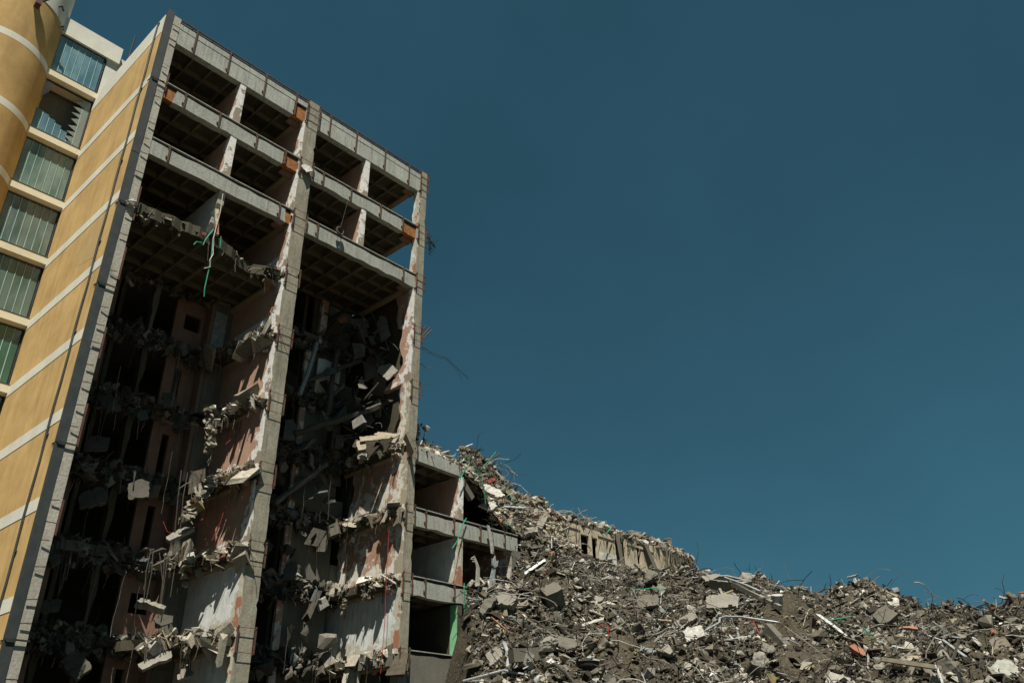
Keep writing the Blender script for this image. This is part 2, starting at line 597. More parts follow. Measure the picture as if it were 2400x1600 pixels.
for i in range(37):                                               # thin bars standing off the pilaster
    z = 32.6 - 0.82 * i + R.uniform(-0.2, 0.2)
    if z < 2:
        break
    if R.random() < 0.2:
        continue
    L = R.uniform(0.22, 0.36)
    mb = MB().bar((0.29, -0.075, z), (0.29 + L, -0.10 + R.uniform(-0.02, 0.02), z + R.uniform(0.0, 0.05)), 0.026)
    bp(mb, 'tie_bar', 'rust')
for z0, z1 in ((29.0, 30.0), (21.9, 23.6), (19.1, 20.6), (12.3, 13.9), (15.7, 17.0), (9.2, 10.4)):
    bp(MB().box(0.65, 0.70, -0.06, -0.02, z0, z1), 'steel_angle', 'rust_red')

# edge beams -------------------------------------------------------------
def edge_beam(x0, x1, k, mat='conc', depth=0.9, gaps=()):
    t, b = T(k), T(k) - depth
    segs = []
    a = x0
    for g0, g1 in gaps:
        segs.append((a, g0))
        a = g1
    segs.append((a, x1))
    mb = MB()
    for s0, s1 in segs:
        if s1 - s0 < 0.05:
            continue
        bot = [(s0 + 0.003, b)]
        n = max(2, int((s1 - s0) / 0.5))
        bot = [(s0 + (s1 - s0) * i / n, b + (R.choice((0.0, 0.01, 0.03, 0.07)) if 0 < i < n else 0)) for i in range(n + 1)]
        topz = [(s1 - (s1 - s0) * i / n, t - 0.17 - (R.choice((0, 0, 0.02, 0.05)) if 0 < i < n else 0)) for i in range(n + 1)]
        l0 = R.uniform(-.1, .1) if s0 > x0 else 0
        l1 = R.uniform(-.1, .1) if s1 < x1 else 0
        bot[0] = (bot[0][0] - l0, bot[0][1])
        topz[0] = (topz[0][0] + l1, topz[0][1])
        mb.prism(bot + topz, 1, 0.0, 0.34)
    o = bp(mb, 'edge_beam', mat)
    bp(MB().box(x0, x1, 0.07, 0.33, t - 0.22, t - 0.045), 'gap_shade', 'black')  # black strip put in as the shade of the gap under the lip
    bp(MB().box(x0, x1, -0.035, 0.34, t - 0.042, t), 'slab_lip', 'lip')
    for g0, g1 in gaps:                                          # spalled end showing rust-stained core
        core = MB().prism(jag([(g0 - 0.05, b + 0.05), (g1 - 0.02, b + 0.03)], 0.15, 0.02) + jag([(g1 - 0.02, t - 0.2), (g0 - 0.05, t - 0.2)], 0.15, 0.02), 1, 0.05, 0.3)
        bp(core, 'rusted_core', 'orange', 'bright orange rusted beam end with the concrete gone')
    return o


def roof_beam(x0, x1, gaps=()):
    mb = MB()
    a = x0
    for g0, g1 in list(gaps) + [(x1, x1)]:
        n = max(2, int((g0 - a) / 0.4))
        top = [(g0 - (g0 - a) * i / n, 32.84 + R.uniform(-0.03, 0.01)) for i in range(n + 1)]
        mb.prism([(a, 31.93), (g0, 31.93)] + top, 1, 0.0, 0.34)
        a = g1
    bp(mb, 'roof_beam', 'conc_roof')
    bp(MB().box(x0, x1, -0.012, 0.34, 32.87, 33.17), 'parapet_band', 'conc_roof')
    bp(MB().box(x0, x1, 0.05, 0.30, 32.8, 33.36), 'flashing', 'dark_metal')
    r = MB().box(x0, x1, -0.05, 0.01, 33.36, 33.41)
    x = x0 + 0.5
    while x < x1:
        r.box(x, x + 0.05, -0.03, 0.02, 33.412, 33.47)
        x += R.uniform(0.8, 1.1)
    bp(r, 'roof_angle', 'rust', 'rusty steel angle along the roof edge')
    for g0, g1 in gaps:
        bp(MB().prism(jag([(g0 - .05, 31.97), (g1, 31.95)], .15, .02) + jag([(g1, 32.8), (g0 - .05, 32.7)], .15, .04), 1, 0.06, 0.3), 'rusted_core', 'orange',
           'bright orange rusted beam end with the concrete gone')


def bracket(x, z0, z1, mat='rust'):
    mb = MB().box(x - 0.035, x + 0.035, -0.075, -0.04, z0, z1)
    mb.box(x - 0.10, x + 0.02, -0.05, -0.005, z0 + 0.18, z0 + 0.26)
    mb.box(x - 0.07, x + 0.05, -0.06, -0.005, z1 - 0.14, z1 - 0.08)
    bp(mb, 'steel_bracket', mat)


roof_beam(0.66, 7.698, [(6.95, 7.68)])
roof_beam(8.402, 15.498)
for x in (1.46, 3.21, 5.2, 7.0, 9.14, 10.87, 12.87, 14.63):
    bracket(x, 31.95, 33.36)
edge_beam(0.66, 7.698, 0, gaps=[(0.68, 1.2), (6.75, 7.62)])
edge_beam(8.402, 15.498, 0, gaps=[(14.45, 15.4)])
for x in (1.6, 3.3, 5.25, 6.85, 9.11, 10.86, 12.83, 14.4):
    bracket(x, T(0) - 0.88, T(0) - 0.02)
edge_beam(0.66, 7.698, 1, gaps=[(7.35, 7.66)])
edge_beam(8.402, 15.498, 1)
for x in (1.44, 6.95, 9.12, 14.63):
    bracket(x, T(1) - 0.88, T(1) - 0.02)
# beams of the low block on the right
e = MB().prism([(16.0, 15.82), (19.12, 15.72), (19.15, 15.95), (19.05, 16.25), (16.0, 16.62)], 1, 0.0, 0.32)
bp(e, 'edge_beam', 'conc', 'uppermost low beam under the rubble right of the frame')
edge_beam(16.002, 23.3, 5)
edge_beam(16.002, 19.72, 6)
edge_beam(16.002, 19.6, 7, depth=1.9, mat='conc_grey')
for k, xs in ((5, (16.8, 18.65, 20.5, 22.3)), (6, (16.9, 18.75))):
    for x in xs:
        bracket(x, T(k) - 0.86, T(k) - 0.02)
for mb in ((0.655, 1.4), (6.9, 7.64)):
    pass


# steel cages round the columns at every floor -----------------------------
def cage(x0, x1, z, h=0.95, red=False):
    c = MB()
    for x in (x0 - 0.02, x1 + 0.02):
        c.box(x - 0.03, x + 0.03, -0.155, -0.115, z - h, z + 0.05)
        c.box(x - 0.02, x + 0.02, -0.115, 0.0, z - 0.05, z - 0.02)
        c.box(x - 0.02, x + 0.02, -0.115, 0.0, z - h + 0.02, z - h + 0.05)
    n = R.choice((2, 2, 3)) if h < 1.2 else 4
    for i in range(n):
        zz = z - 0.02 - (h - 0.06) * i / (n - 1) + R.uniform(-0.05, 0.05)
        c.box(x0 - 0.05, x1 + 0.05, -0.172, -0.157, zz - 0.010, zz + 0.010)
    bp(c, 'steel_cage', 'rust_red' if red else 'rust')


cage(7.7, 8.4, 33.4, 1.45)
cage(15.5, 16.0, 33.4, 1.45)
for k in range(0, 8):
    cage(7.7, 8.4, T(k) + 0.02, red=(k % 2 == 1))
    cage(15.5, 16.0, T(k) + 0.02, red=(k % 2 == 0))

# slabs -------------------------------------------------------------------
WAF = []


def waffle(x0, x1, y0, y1, t, b, front=None, rib=0.085, sp=0.93):
    """coffered slab: a plate and ribs both ways; front = jagged outline of the outer edge"""
    mb = MB()
    rbs = MB()
    if front:
        mb.prism([(x0, y1)] + front + [(x1, y1)], 2, b + 0.22, t - 0.05)
        fx = [p[0] for p in front]
        fy = [p[1] for p in front]
    else:
        mb.box(x0, x1, y0, y1, b + 0.22, t - 0.05)
    n = int((x1 - x0) / sp)
    for i in range(n + 1):
        x = x0 + 0.08 + (x1 - x0 - 0.16) * i / n
        ya = y0 if not front else float(np.interp(x, fx, fy)) + 0.05
        w = rib / 2 + (0.05 if i % 4 == 0 else 0)
        rbs.prism([(x - w - 0.04, b + 0.24), (x - w, b), (x + w, b), (x + w + 0.04, b + 0.24)], 1, ya, y1)
    m_ = int((y1 - y0) / sp)
    for j in range(1, m_ + 1):
        y = y0 + (y1 - y0) * j / m_ - 0.06
        rbs.prism([(y - rib / 2 - 0.04, b + 0.24), (y - rib / 2, b + 0.006), (y + rib / 2, b + 0.006), (y + rib / 2 + 0.04, b + 0.24)], 0, x0 + 0.02, x1 - 0.02)
    WAF.append(rbs)
    return mb


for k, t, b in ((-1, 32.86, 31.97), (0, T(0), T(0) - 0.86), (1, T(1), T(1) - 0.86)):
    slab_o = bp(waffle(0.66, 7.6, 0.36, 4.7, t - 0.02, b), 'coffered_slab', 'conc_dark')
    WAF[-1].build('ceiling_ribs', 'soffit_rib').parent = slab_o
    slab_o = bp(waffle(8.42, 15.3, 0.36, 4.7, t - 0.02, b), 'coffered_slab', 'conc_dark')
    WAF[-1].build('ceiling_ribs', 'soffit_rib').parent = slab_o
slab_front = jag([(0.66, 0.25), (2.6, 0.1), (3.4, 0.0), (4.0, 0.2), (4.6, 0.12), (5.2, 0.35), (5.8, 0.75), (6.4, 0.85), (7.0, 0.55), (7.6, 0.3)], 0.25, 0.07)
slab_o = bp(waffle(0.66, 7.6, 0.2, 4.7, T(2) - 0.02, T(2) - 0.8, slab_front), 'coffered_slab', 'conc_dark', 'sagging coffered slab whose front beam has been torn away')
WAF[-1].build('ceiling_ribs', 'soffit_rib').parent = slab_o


def plate(poly, t, th=0.32, name='slab_fragment', mat='conc_dark', label=None):
    return bp(MB().prism(poly, 2, t - th, t), name, mat, label)


# slab fragments clinging to the cross walls
frL = {3: [(7.45, 0.15), (7.25, 0.5), (6.75, 1.43), (6.2, 2.4), (5.6, 3.5), (4.9, 4.7)],
       4: [(7.5, 0.1), (7.1, 0.9), (6.75, 1.6), (6.4, 2.2), (5.9, 3.2), (5.3, 4.7)],
       5: [(7.4, 0.1), (7.0, 0.9), (6.5, 1.7), (5.91, 2.6), (5.5, 3.4), (4.9, 4.7)],
       6: [(7.4, 0.1), (7.1, 1.0), (6.4, 2.4), (5.7, 2.9), (4.9, 3.5), (4.4, 4.7)],
       7: [(7.35, 0.1), (6.9, 0.6), (5.9, 1.3), (4.9, 1.9), (4.3, 2.6), (3.6, 3.6), (3.4, 4.7)],
       8: [(7.3, 0.1), (6.2, 1.0), (4.0, 2.0), (3.0, 4.7)]}
frR = {4: [(15.3, 0.1), (15.0, 0.9), (14.6, 2.4), (14.3, 3.4), (13.8, 4.7)],
       5: [(14.9, 0.1), (14.6, 0.8), (14.4, 3.1), (14.0, 4.0), (13.8, 4.9)],
       6: [(15.0, 0.1), (14.5, 0.9), (14.2, 1.7), (14.0, 3.2), (13.7, 4.6), (13.6, 5.4)],
       7: [(15.2, 0.1), (14.9, 1.0), (14.4, 2.4), (13.6, 3.6), (13.2, 4.8), (12.8, 6.2)]}
for k in frL:
    frL[k] = [(7.6 - (7.6 - x) * (R.uniform(0.36, 0.55) if k < 7 else 0.6), y) for x, y in frL[k]]
for k in frR:
    frR[k] = [(15.38 - (15.38 - x) * 0.4, y) for x, y in frR[k]]
for k, pts in frL.items():
    e = jag(pts, 0.3, 0.09)
    plate([(7.6, 0.1)] + e + [(7.6, 4.7)], T(k) - 0.3, 0.36)
    bp(MB().prism([(7.25, T(k) - 0.72), (7.6, T(k) - 0.86), (7.6, T(k) - 0.66), (7.25, T(k) - 0.67)], 1, 0.35, 0.62), 'corbel', 'pink')
    bp(MB().prism([(7.48, T(k) - 0.76), (7.6, T(k) - 0.86), (7.6, T(k) - 0.672), (7.48, T(k) - 0.672)], 1, 0.76, 4.4), 'wall_beam', 'corn')
for k, pts in frR.items():
    e = jag(pts, 0.3, 0.09)
    plate([(15.36, 0.1)] + e + [(15.36, pts[-1][1])], T(k) - 0.3, 0.36)
    bp(MB().prism([(15.05, T(k) - 0.72), (15.38, T(k) - 0.86), (15.38, T(k) - 0.66), (15.05, T(k) - 0.67)], 1, 0.3, 0.65), 'corbel', 'pink')
    bp(MB().prism([(15.27, T(k) - 0.76), (15.38, T(k) - 0.86), (15.38, T(k) - 0.672), (15.27, T(k) - 0.672)], 1, 0.66, pts[-1][1]), 'wall_beam', 'corn')
for k in (-1, 0, 1, 2):
    b = (31.96 if k < 0 else T(k) - 0.86)
    for (xc, lit) in ((7.6, 1), (15.38, k < 2)):
        if lit:
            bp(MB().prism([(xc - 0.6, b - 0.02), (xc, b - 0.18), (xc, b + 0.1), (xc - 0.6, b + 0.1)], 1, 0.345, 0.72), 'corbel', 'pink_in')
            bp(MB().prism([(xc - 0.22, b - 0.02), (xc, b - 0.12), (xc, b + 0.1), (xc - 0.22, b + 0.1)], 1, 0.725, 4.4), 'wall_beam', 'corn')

# corridor floors (behind the rooms) every storey
for k in range(-1, 9):
    t = 32.8 if k < 0 else T(k)
    for (x0, x1) in ((0.3, 7.9), (7.9, 15.4)):
        if k < 2:
            poly = [(x0, 4.72), (x1, 4.72), (x1, 8.9), (x0, 8.9)]
        else:
            n = 14
            poly = [(x0 + (x1 - x0) * i / n, 4.62 + R.uniform(-0.35, 0.3)) for i in range(n + 1)] + [(x1, 8.9), (x0, 8.9)]
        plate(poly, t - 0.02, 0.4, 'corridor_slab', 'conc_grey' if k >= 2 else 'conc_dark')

# cross walls -------------------------------------------------------------
def wall_yz(poly, x0, x1, mat, name='cross_wall', label=None):
    return bp(MB().prism(poly, 0, x0, x1), name, mat, label)


for k in range(-1, 9):
    zt = (31.94 if k < 0 else T(k) - 0.70)
    zb = T(k + 1) - 0.32
    if zb < 0:
        zb = 0
    mat = 'pink' if k <= 4 else ('pink' if k == 5 else 'white_wall')
    depth = 4.7
    front = [(0.02, zb), (0.02, zt)]
    back = [(depth, zt), (depth, zb)]
    if k >= 2:
        back = jag([(depth, zt), (depth - 0.2, (zt + zb) / 2), (depth, zb)], 0.4, 0.12)
    wall_yz(front + back, 7.605, 7.86, mat)
    if k == 6:
        pass
# low white dado on the upper storeys
for k in (0, 1, 2):
    bp(MB().prism([(0.55, T(k + 1) - 0.02), (3.6, T(k + 1) - 0.02), (3.6, T(k + 1) + 0.75), (0.55, T(k + 1) + 0.75)], 0, 7.59, 7.602), 'dado', 'white_wall', 'pale painted dado band')
# thin partition walls at mid bay
for k in (-1, 0):
    zt = (31.94 if k < 0 else T(k) - 0.87)
    wall_yz([(0.02, T(k + 1)), (0.02, zt), (4.7, zt), (4.7, T(k + 1))], 4.0, 4.3, 'pink', 'partition_wall')
    wall_yz([(0.02, T(k + 1)), (0.02, zt), (4.7, zt), (4.7, T(k + 1))], 11.64, 11.94, 'pink', 'partition_wall')
zt = T(1) - 0.87
wall_yz([(4.7, T(2)), (0.9, T(2) + 0.05)] + jag([(0.75, T(2) + 0.3), (0.35, T(2) + 1.0), (0.6, T(2) + 1.3), (0.15, T(2) + 1.7), (0.05, zt)], 0.25, 0.07) + [(4.7, zt)], 4.0, 4.3, 'white_wall', 'partition_wall',
        'partition with its front foot broken away')
bp(MB().bar((4.02, 0.1, zt - 1.1), (4.2, 0.05, T(2) - 0.05), 0.2, 0.16), 'leaning_stud', 'white_wall')
# right cross wall
for k in (-1, 0):
    zt = (31.94 if k < 0 else T(k) - 0.87)
    wall_yz([(0.02, T(k + 1)), (0.02, zt)] + jag([(0.28, zt), (0.34, T(k + 1) + 1.2), (0.42, T(k + 1))], 0.4, 0.05), 15.38, 15.62, 'white_wall', 'cross_wall', 'narrow white stub of a torn cross wall')
w = MB()
w.prism([(0.02, 19.9), (0.02, 25.45), (0.70, 25.45), (0.70, 23.4), (0.72, 23.0)] + jag([(0.74, 22.7), (0.95, 22.1), (0.72, 21.6), (0.5, 21.0), (1.1, 20.4), (1.9, 20.1), (1.95, 19.8)], 0.25, 0.06), 0, 15.38, 15.62)
w.prism([(0.70, 24.65), (0.70, 25.45), (1.45, 25.45)] + jag([(1.4, 25.2), (1.2, 24.7), (1.25, 23.9), (1.1, 23.3)], 0.25, 0.04) + [(0.70, 23.3), (0.70, 23.42), (1.04, 23.46), (1.04, 24.62)], 0, 15.385, 15.615)
bp(w, 'cross_wall', 'pink', 'ragged pink cross wall with a narrow window slot')
wall_yz([(0.02, 16.4), (0.02, 19.86)] + jag([(0.55, 19.86), (0.65, 18.6), (0.45, 17.9), (0.75, 17.2), (1.2, 16.8), (1.3, 16.4)], 0.25, 0.06), 15.38, 15.62, 'pink_bad')
for k, mat, dep in ((4, 'pink_bad', 4.3), (5, 'pink_bad', 5.2), (6, 'white_wall', 6.4)):
    zt, zb = T(k) - 0.64, T(k + 1) - 0.32
    if k == 6:
        zb += 0.1
    bk = jag([(dep - 0.3, zt), (dep - 0.5, zt - 1.2), (dep, zb + 0.4), (dep + 0.3, zb)], 0.3, 0.12)
    wall_yz([(0.02, zb), (0.02, zt)] + bk, 15.385, 15.62, mat)
bp(MB().prism([(0.1, T(7) - 0.75), (6.9, T(7) - 0.75), (6.9, T(7) - 0.22), (0.1, T(7) - 0.22)], 0, 15.05, 15.65), 'wall_beam', 'conc_grey', 'grey beam under the lowest white wall')
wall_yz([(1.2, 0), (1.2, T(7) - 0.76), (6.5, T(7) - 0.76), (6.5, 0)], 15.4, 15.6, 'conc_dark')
# walls of the low block
for k, mat in ((4, 'pink'), (5, 'white_wall'), (6, 'green_wall')):
    zt, zb = (15.75 if k == 4 else T(k) - 0.88), T(k + 1)
    wall_yz([(0.03, zb), (0.03, zt), (5.5, zt), (5.5, zb)], 19.02, 19.32, mat if k < 6 else 'conc_dark', 'cross_wall')  # shaded depth of the green wall is coloured dark
bp(MB().box(19.0, 19.018, 0.04, 0.5, T(7) + 0.02, T(6) - 0.9), 'sunlit_strip', 'green_wall', 'sunlit part of the mint green lowest cross wall')  # only the part of the wall in the sun is coloured green
wall_yz([(0.03, 8.0), (0.03, T(5) - 0.9), (0.36, T(5) - 0.9), (0.36, T(5) - 0.4), (5.6, T(5) - 0.4), (5.6, 8.0)], 22.86, 23.1, 'pink_bad')
for k in (4, 5, 6, 7):
    t = 16.2 if k == 4 else T(k)
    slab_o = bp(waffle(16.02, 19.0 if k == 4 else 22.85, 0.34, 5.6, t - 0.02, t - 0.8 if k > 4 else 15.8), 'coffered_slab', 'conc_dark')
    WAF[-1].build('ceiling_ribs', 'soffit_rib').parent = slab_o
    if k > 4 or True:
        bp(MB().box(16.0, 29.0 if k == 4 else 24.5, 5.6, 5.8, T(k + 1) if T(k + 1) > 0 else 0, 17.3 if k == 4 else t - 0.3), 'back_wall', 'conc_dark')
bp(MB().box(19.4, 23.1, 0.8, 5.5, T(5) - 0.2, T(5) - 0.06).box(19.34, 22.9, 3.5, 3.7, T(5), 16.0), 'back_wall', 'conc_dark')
bp(MB().bar((19.34, 0.25, 15.6), (20.15, 0.3, 14.85), 0.28, 0.32), 'fallen_beam', 'conc_grey', 'short slanting beam under the rubble')

# back walls of the open rooms ------------------------------------------------
def back_bay(k, mat_l, ruined):
    zf = T(k + 1)
    zt = (31.95 if k < 0 else T(k) - (0.86 if k < 2 else 0.45))
    H = zt - zf
    mb = MB()
    mb.box(0.66, 1.1, 4.72, 4.9, zf, zt)
    mb.box(1.7, 2.4, 4.72, 4.9, zf, zt)
    mb.box(1.1, 1.7, 4.72, 4.9, zf + 1.9, zt)
    bp(mb, 'back_wall', mat_l)
    mb = MB()
    mb.box(5.1, 5.58, 4.72, 4.9, zf, zt)
    mb.box(6.35, 6.52, 4.72, 4.9, zf, zt)
    if k in (2, 6) or k < 2:
        mb.box(5.58, 6.35, 4.72, 4.9, zf, zf + 0.9)
        mb.box(5.58, 6.35, 4.72, 4.9, zf + 1.7, zt)
    else:
        mb.box(5.9, 6.35, 4.72, 4.9, zf, zf + 2.05)
        mb.box(5.58, 6.35, 4.72, 4.9, zf + 2.05, zt)
    mb.box(6.52, 6.66, 4.1, 4.9, zf, zt)
    o = bp(mb, 'back_wall', mat_l)
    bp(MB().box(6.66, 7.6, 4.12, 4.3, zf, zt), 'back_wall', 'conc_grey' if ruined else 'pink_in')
    if ruined:
        cn = MB()
        cn.box(5.05, 6.5, 4.6, 4.715, zt - 0.24, zt - 0.12)
        cn.box(6.44, 6.52, 4.02, 4.598, zt - 0.24, zt - 0.12)
        cn.box(6.525, 7.36, 4.0, 4.115, zt - 0.24, zt - 0.12)
        bp(cn, 'cornice', 'corn')
        dm = MB()
        dm.box(6.7, 6.74, 4.06, 4.115, zf + 0.02, zf + 2.1)
        dm.box(7.28, 7.32, 4.06, 4.115, zf + 0.02, zf + 2.1)
        dm.box(6.742, 7.278, 4.08, 4.112, zf + 0.02, zf + 2.05)
        bp(dm, 'door_panel', 'galv' if k == 2 else 'conc_grey')
    # right bay
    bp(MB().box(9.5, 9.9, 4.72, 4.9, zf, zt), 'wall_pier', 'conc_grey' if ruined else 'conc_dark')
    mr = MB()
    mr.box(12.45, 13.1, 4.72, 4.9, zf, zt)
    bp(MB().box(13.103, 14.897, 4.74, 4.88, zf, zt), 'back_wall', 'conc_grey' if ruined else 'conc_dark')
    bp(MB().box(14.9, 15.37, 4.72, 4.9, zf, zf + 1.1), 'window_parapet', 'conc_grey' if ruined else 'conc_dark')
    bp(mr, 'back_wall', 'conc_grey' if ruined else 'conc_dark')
    if ruined:
        bp(MB().box(12.1, 12.44, 4.5, 4.7, zf + 0.1, zt - 0.1), 'door_frame', 'pink_bad')


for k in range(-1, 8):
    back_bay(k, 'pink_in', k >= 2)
for k in range(2, 8):                                             # torn ends of the partition at the corridor
    zt, zb = T(k) - 0.45, T(k + 1)
    pts = jag([(3.9, zb), (3.93, zb + 1.0), (3.88, zb + 1.8), (3.9, zt)], 0.3, 0.03)
    pts2 = jag([(4.1, zt), (4.16, zb + 1.4), (4.06, zb + 0.6), (4.08, zb)], 0.3, 0.03)
    bp(MB().prism(pts + pts2, 1, 4.5, 4.95), 'partition_stub', 'conc_grey' if k == 2 else 'conc_dark')
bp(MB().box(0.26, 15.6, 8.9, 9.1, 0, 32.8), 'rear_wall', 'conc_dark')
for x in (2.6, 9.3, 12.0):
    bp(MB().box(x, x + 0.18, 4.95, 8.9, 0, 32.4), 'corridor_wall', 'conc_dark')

# yellow side wall -------------------------------------------------------------
yw = bp(MB().box(0.0, 0.26, 0.245, 7.6, 0, 32.3), 'side_wall', 'yellow', 'yellow plaster side wall crossed by white bands')
bp(MB().box(-0.012, 0.28, 0.245, 7.6, 32.303, 33.42), 'parapet', 'white_pl', 'white band along the top of the yellow wall')
for k in range(0, 10):
    t = T(k) + 0.1
    if t < 0.6:
        break
    o = MB().box(-0.014, 0.0, 0.125, 7.62, t - 0.46, t).build('white_band', 'white_pl')
    o.parent = yw
bp(MB().prism([(-0.004, 0.122), (-0.004, 0.243), (0.2, 0.243), (0.2, 0.122)], 2, 0, 32.3), 'corner_bead', 'yellow')
cb = MB()
pts = [(-0.05 - 0.02 * abs(math.sin(i * 0.9)), 0.78 + 0.012 * i + 0.02 * math.sin(i * 1.7), 33.3 - i * 1.02) for i in range(33)]
cb.tube(pts, 0.035, 6)
for i in range(0, 33, 4):
    cb.box(-0.06, 0.0, 0.70 + 0.012 * i, 0.88 + 0.012 * i, 33.2 - i * 1.02, 33.26 - i * 1.02)
bp(cb, 'wall_conductor', 'dark_metal', 'grey cable conduit running down the yellow wall')
pt = MB().prism([(0.95, 20.35), (2.9, 20.75), (3.3, 21.6), (2.55, 22.5), (1.3, 22.35), (1.15, 21.4)], 0, -0.004, -0.001)
bp(pt, 'repair_patch', 'yellow_pale', 'paler repaired patch on the yellow wall')

# ================================================================== GLAZED STAIR TOWER
Tw = thing('stair_tower', 'rounded yellow stair tower with white bands joined to a strip of green channel glass', 'tower')
CX, CY, CR = -4.4, 8.65, 2.31


def drum(r, z0, z1, n=72):
    mb = MB()
    vs = []
    for z in (z0, z1):
        for i in range(n):
            a = 2 * math.pi * i / n
            vs.append((CX + r * math.cos(a), CY + r * math.sin(a), z))
    fs = [(i, (i + 1) % n, (i + 1) % n + n, i + n) for i in range(n)]
    mb.add(vs, fs)
    mb.add(vs[:n], [tuple(range(n - 1, -1, -1))])
    return mb.add(vs[n:], [tuple(range(n))])


def smooth_by_angle(o):
    for p in o.data.polygons:
        p.use_smooth = abs(p.normal.z) < 0.5
    return o


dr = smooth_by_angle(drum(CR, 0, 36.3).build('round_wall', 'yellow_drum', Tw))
smooth_by_angle(drum(CR + 0.02, 36.302, 39.2).build('round_parapet', 'white_pl', Tw))['label'] = 'stained white band round the top of the tower'
tops = [33.45, 29.68, 26.46, 23.28, 20.08, 16.88, 13.68, 10.48, 7.28]
for t in tops:
    smooth_by_angle(drum(CR + 0.004, t - 0.39, t).build('white_band', 'white_pl', dr))
back = MB().box(-2.6, 0.24, 8.6, 9.5, 0, 36.0)
back.build('inner_wall', 'conc_grey', Tw)
MB().box(-2.6, 0.62, 7.55, 9.6, 36.12, 37.22).build('parapet', 'white_pl', Tw)['label'] = 'white parapet above the glazing'
MB().box(0.64, 0.98, 7.9, 9.6, 35.6, 36.85).build('parapet', 'white_pl', Tw)
MB().box(0.06, 0.62, 7.7, 8.3, 33.0, 36.118).build('corner_pier', 'white_pl', Tw)
MB().box(0.64, 0.95, 8.35, 9.5, 33.0, 35.598).build('inner_wall', 'conc_grey', Tw)
for i, t in enumerate(tops):
    s = MB().prism([(7.42, t - 0.36), (7.42, t), (8.4, t), (8.4, t - 0.44), (7.62, t - 0.44)], 0, -2.45, -0.002)
    s.build('sill', 'sill', Tw)
    MB().box(-2.42, -0.02, 7.405, 7.44, t + 0.002, t + 0.035).build('sill_flashing', 'dark_metal', Tw)
    if i > 6:
        break
WZ = [(33.49, 36.1)] + [(tops[i] + 0.04, tops[i - 1] - 0.46) for i in range(1, 8)]
for i, (z0, z1) in enumerate(WZ):
    fr = MB()
    fr.box(-2.36, -2.30, 7.68, 7.78, z0, z1)
    fr.box(-0.06, -0.005, 7.68, 7.78, z0, z1)
    fr.box(-2.298, -0.062, 7.68, 7.78, z1 - 0.06, z1)
    fr.box(-2.298, -0.062, 7.68, 7.78, z0, z0 + 0.05)
    f = fr.build('window', 'dark_metal', Tw)
    gl, rb = MB(), MB()
    n = 7
    for j in range(n):
        xa = -2.297 + 2.234 * j / n
        xb = -2.297 + 2.234 * (j + 1) / n
        top = z1 - 0.062
        if i == 1:
            top = z0 + [1.35, 1.28, 1.15, 1.0, 0.8, 0.35, 2.6][j]
        gl.prism([(xa + 0.012, 7.74), (xa + 0.03, 7.715), (xb - 0.03, 7.715), (xb - 0.012, 7.74)], 2, z0 + 0.052, min(top, z1 - 0.062))
        if j:
            rb.box(xa - 0.016, xa + 0.016, 7.695, 7.73, z0 + 0.052, min(top, z1 - 0.062))
    gl.build('pane', ('glass', min(i, 5)), f)
    rb.build('flange', 'glass_rib', f)
    if i == 1:
        f['label'] = 'smashed window with jagged glass left at one side'
        sh = MB()
        pts = [(-0.07, z0 + 0.1), (-0.07, z1 - 0.1), (-0.42, z1 - 0.15)]
        zz = z1 - 0.25
        q = 0
        while zz > z0 + 0.4:
            pts.append((-0.62 - 0.16 * (q % 2) + R.uniform(-0.06, 0.06) if q % 2 else -0.34 + R.uniform(-0.05, 0.05), zz))
            zz -= R.uniform(0.14, 0.24)
            q += 1
        sh.prism(pts, 1, 7.70, 7.712)
        sh.prism([(-2.29, z1 - 0.1), (-1.9, z1 - 0.1), (-2.02, z1 - 0.7), (-2.2, z1 - 1.0), (-2.29, z1 - 1.3)], 1, 7.70, 7.712)
        sh.build('broken_glass', 'shard', f)
hk = thing('rusty_hoist_bracket', 'rusty bracket with cut steel sticking out near the top of the round tower', 'bracket')
hb = MB().box(-4.05, -3.8, 6.0, 6.42, 35.55, 35.85).bar((-3.95, 6.25, 35.85), (-3.7, 5.95, 36.6), 0.1).bar((-3.85, 6.2, 35.85), (-3.5, 6.05, 36.3), 0.06)
hb.build('bracket_plate', 'rust_red', hk)
MB().bar((-3.93, 6.1, 35.9), (-3.78, 5.85, 36.7), 0.07).build('galvanised_pipe', 'galv', hk)
tag(MB().tube([(-3.0, 6.85, 36.8), (-2.85, 6.75, 36.9), (-2.72, 6.8, 36.7)], 0.05).tube([(-2.6, 7.1, 35.9), (-2.45, 7.05, 36.0), (-2.42, 7.05, 35.8)], 0.05).build('cut_rebar', 'black'),
    'black cut reinforcing bars poking from the tower parapet', 'rebar')
an = MB().tube([(0.26, 5.0, 33.3), (0.29, 5.0, 34.6), (0.31, 5.0, 36.0)], 0.035).box(0.22, 0.32, 4.95, 5.05, 33.3, 33.6)
tag(an.build('roof_post', 'black'), 'thin dark post standing on the roof behind the yellow wall', 'post')
#@@PART2
# closing wall at the far end of the right bay, behind the ragged cross wall
ew = MB().prism([(1.5, 26.0), (8.9, 26.0), (8.9, 0.1), (5.0, 0.1), (4.6, 16.4)] + jag([(1.6, 16.4), (1.3, 17.5), (0.9, 18.5), (1.2, 19.6), (1.0, 20.3), (0.7, 20.7), (0.72, 21.4)], 0.3, 0.05) + [(1.0, 21.5), (1.0, 22.1)] + jag([(0.7, 22.3), (1.15, 23.0), (1.2, 24.9)], 0.3, 0.04), 0, 15.64, 15.78)
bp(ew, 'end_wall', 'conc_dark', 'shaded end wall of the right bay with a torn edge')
bp(MB().box(13.3, 14.85, 4.55, 4.7, 22.75, 25.3), 'wall_panel', 'conc_grey', 'bare grey concrete panel')
bp(MB().box(12.78, 13.18, 4.45, 4.7, 22.7, 25.4), 'door_post', 'pink_bad', 'narrow pink door post')
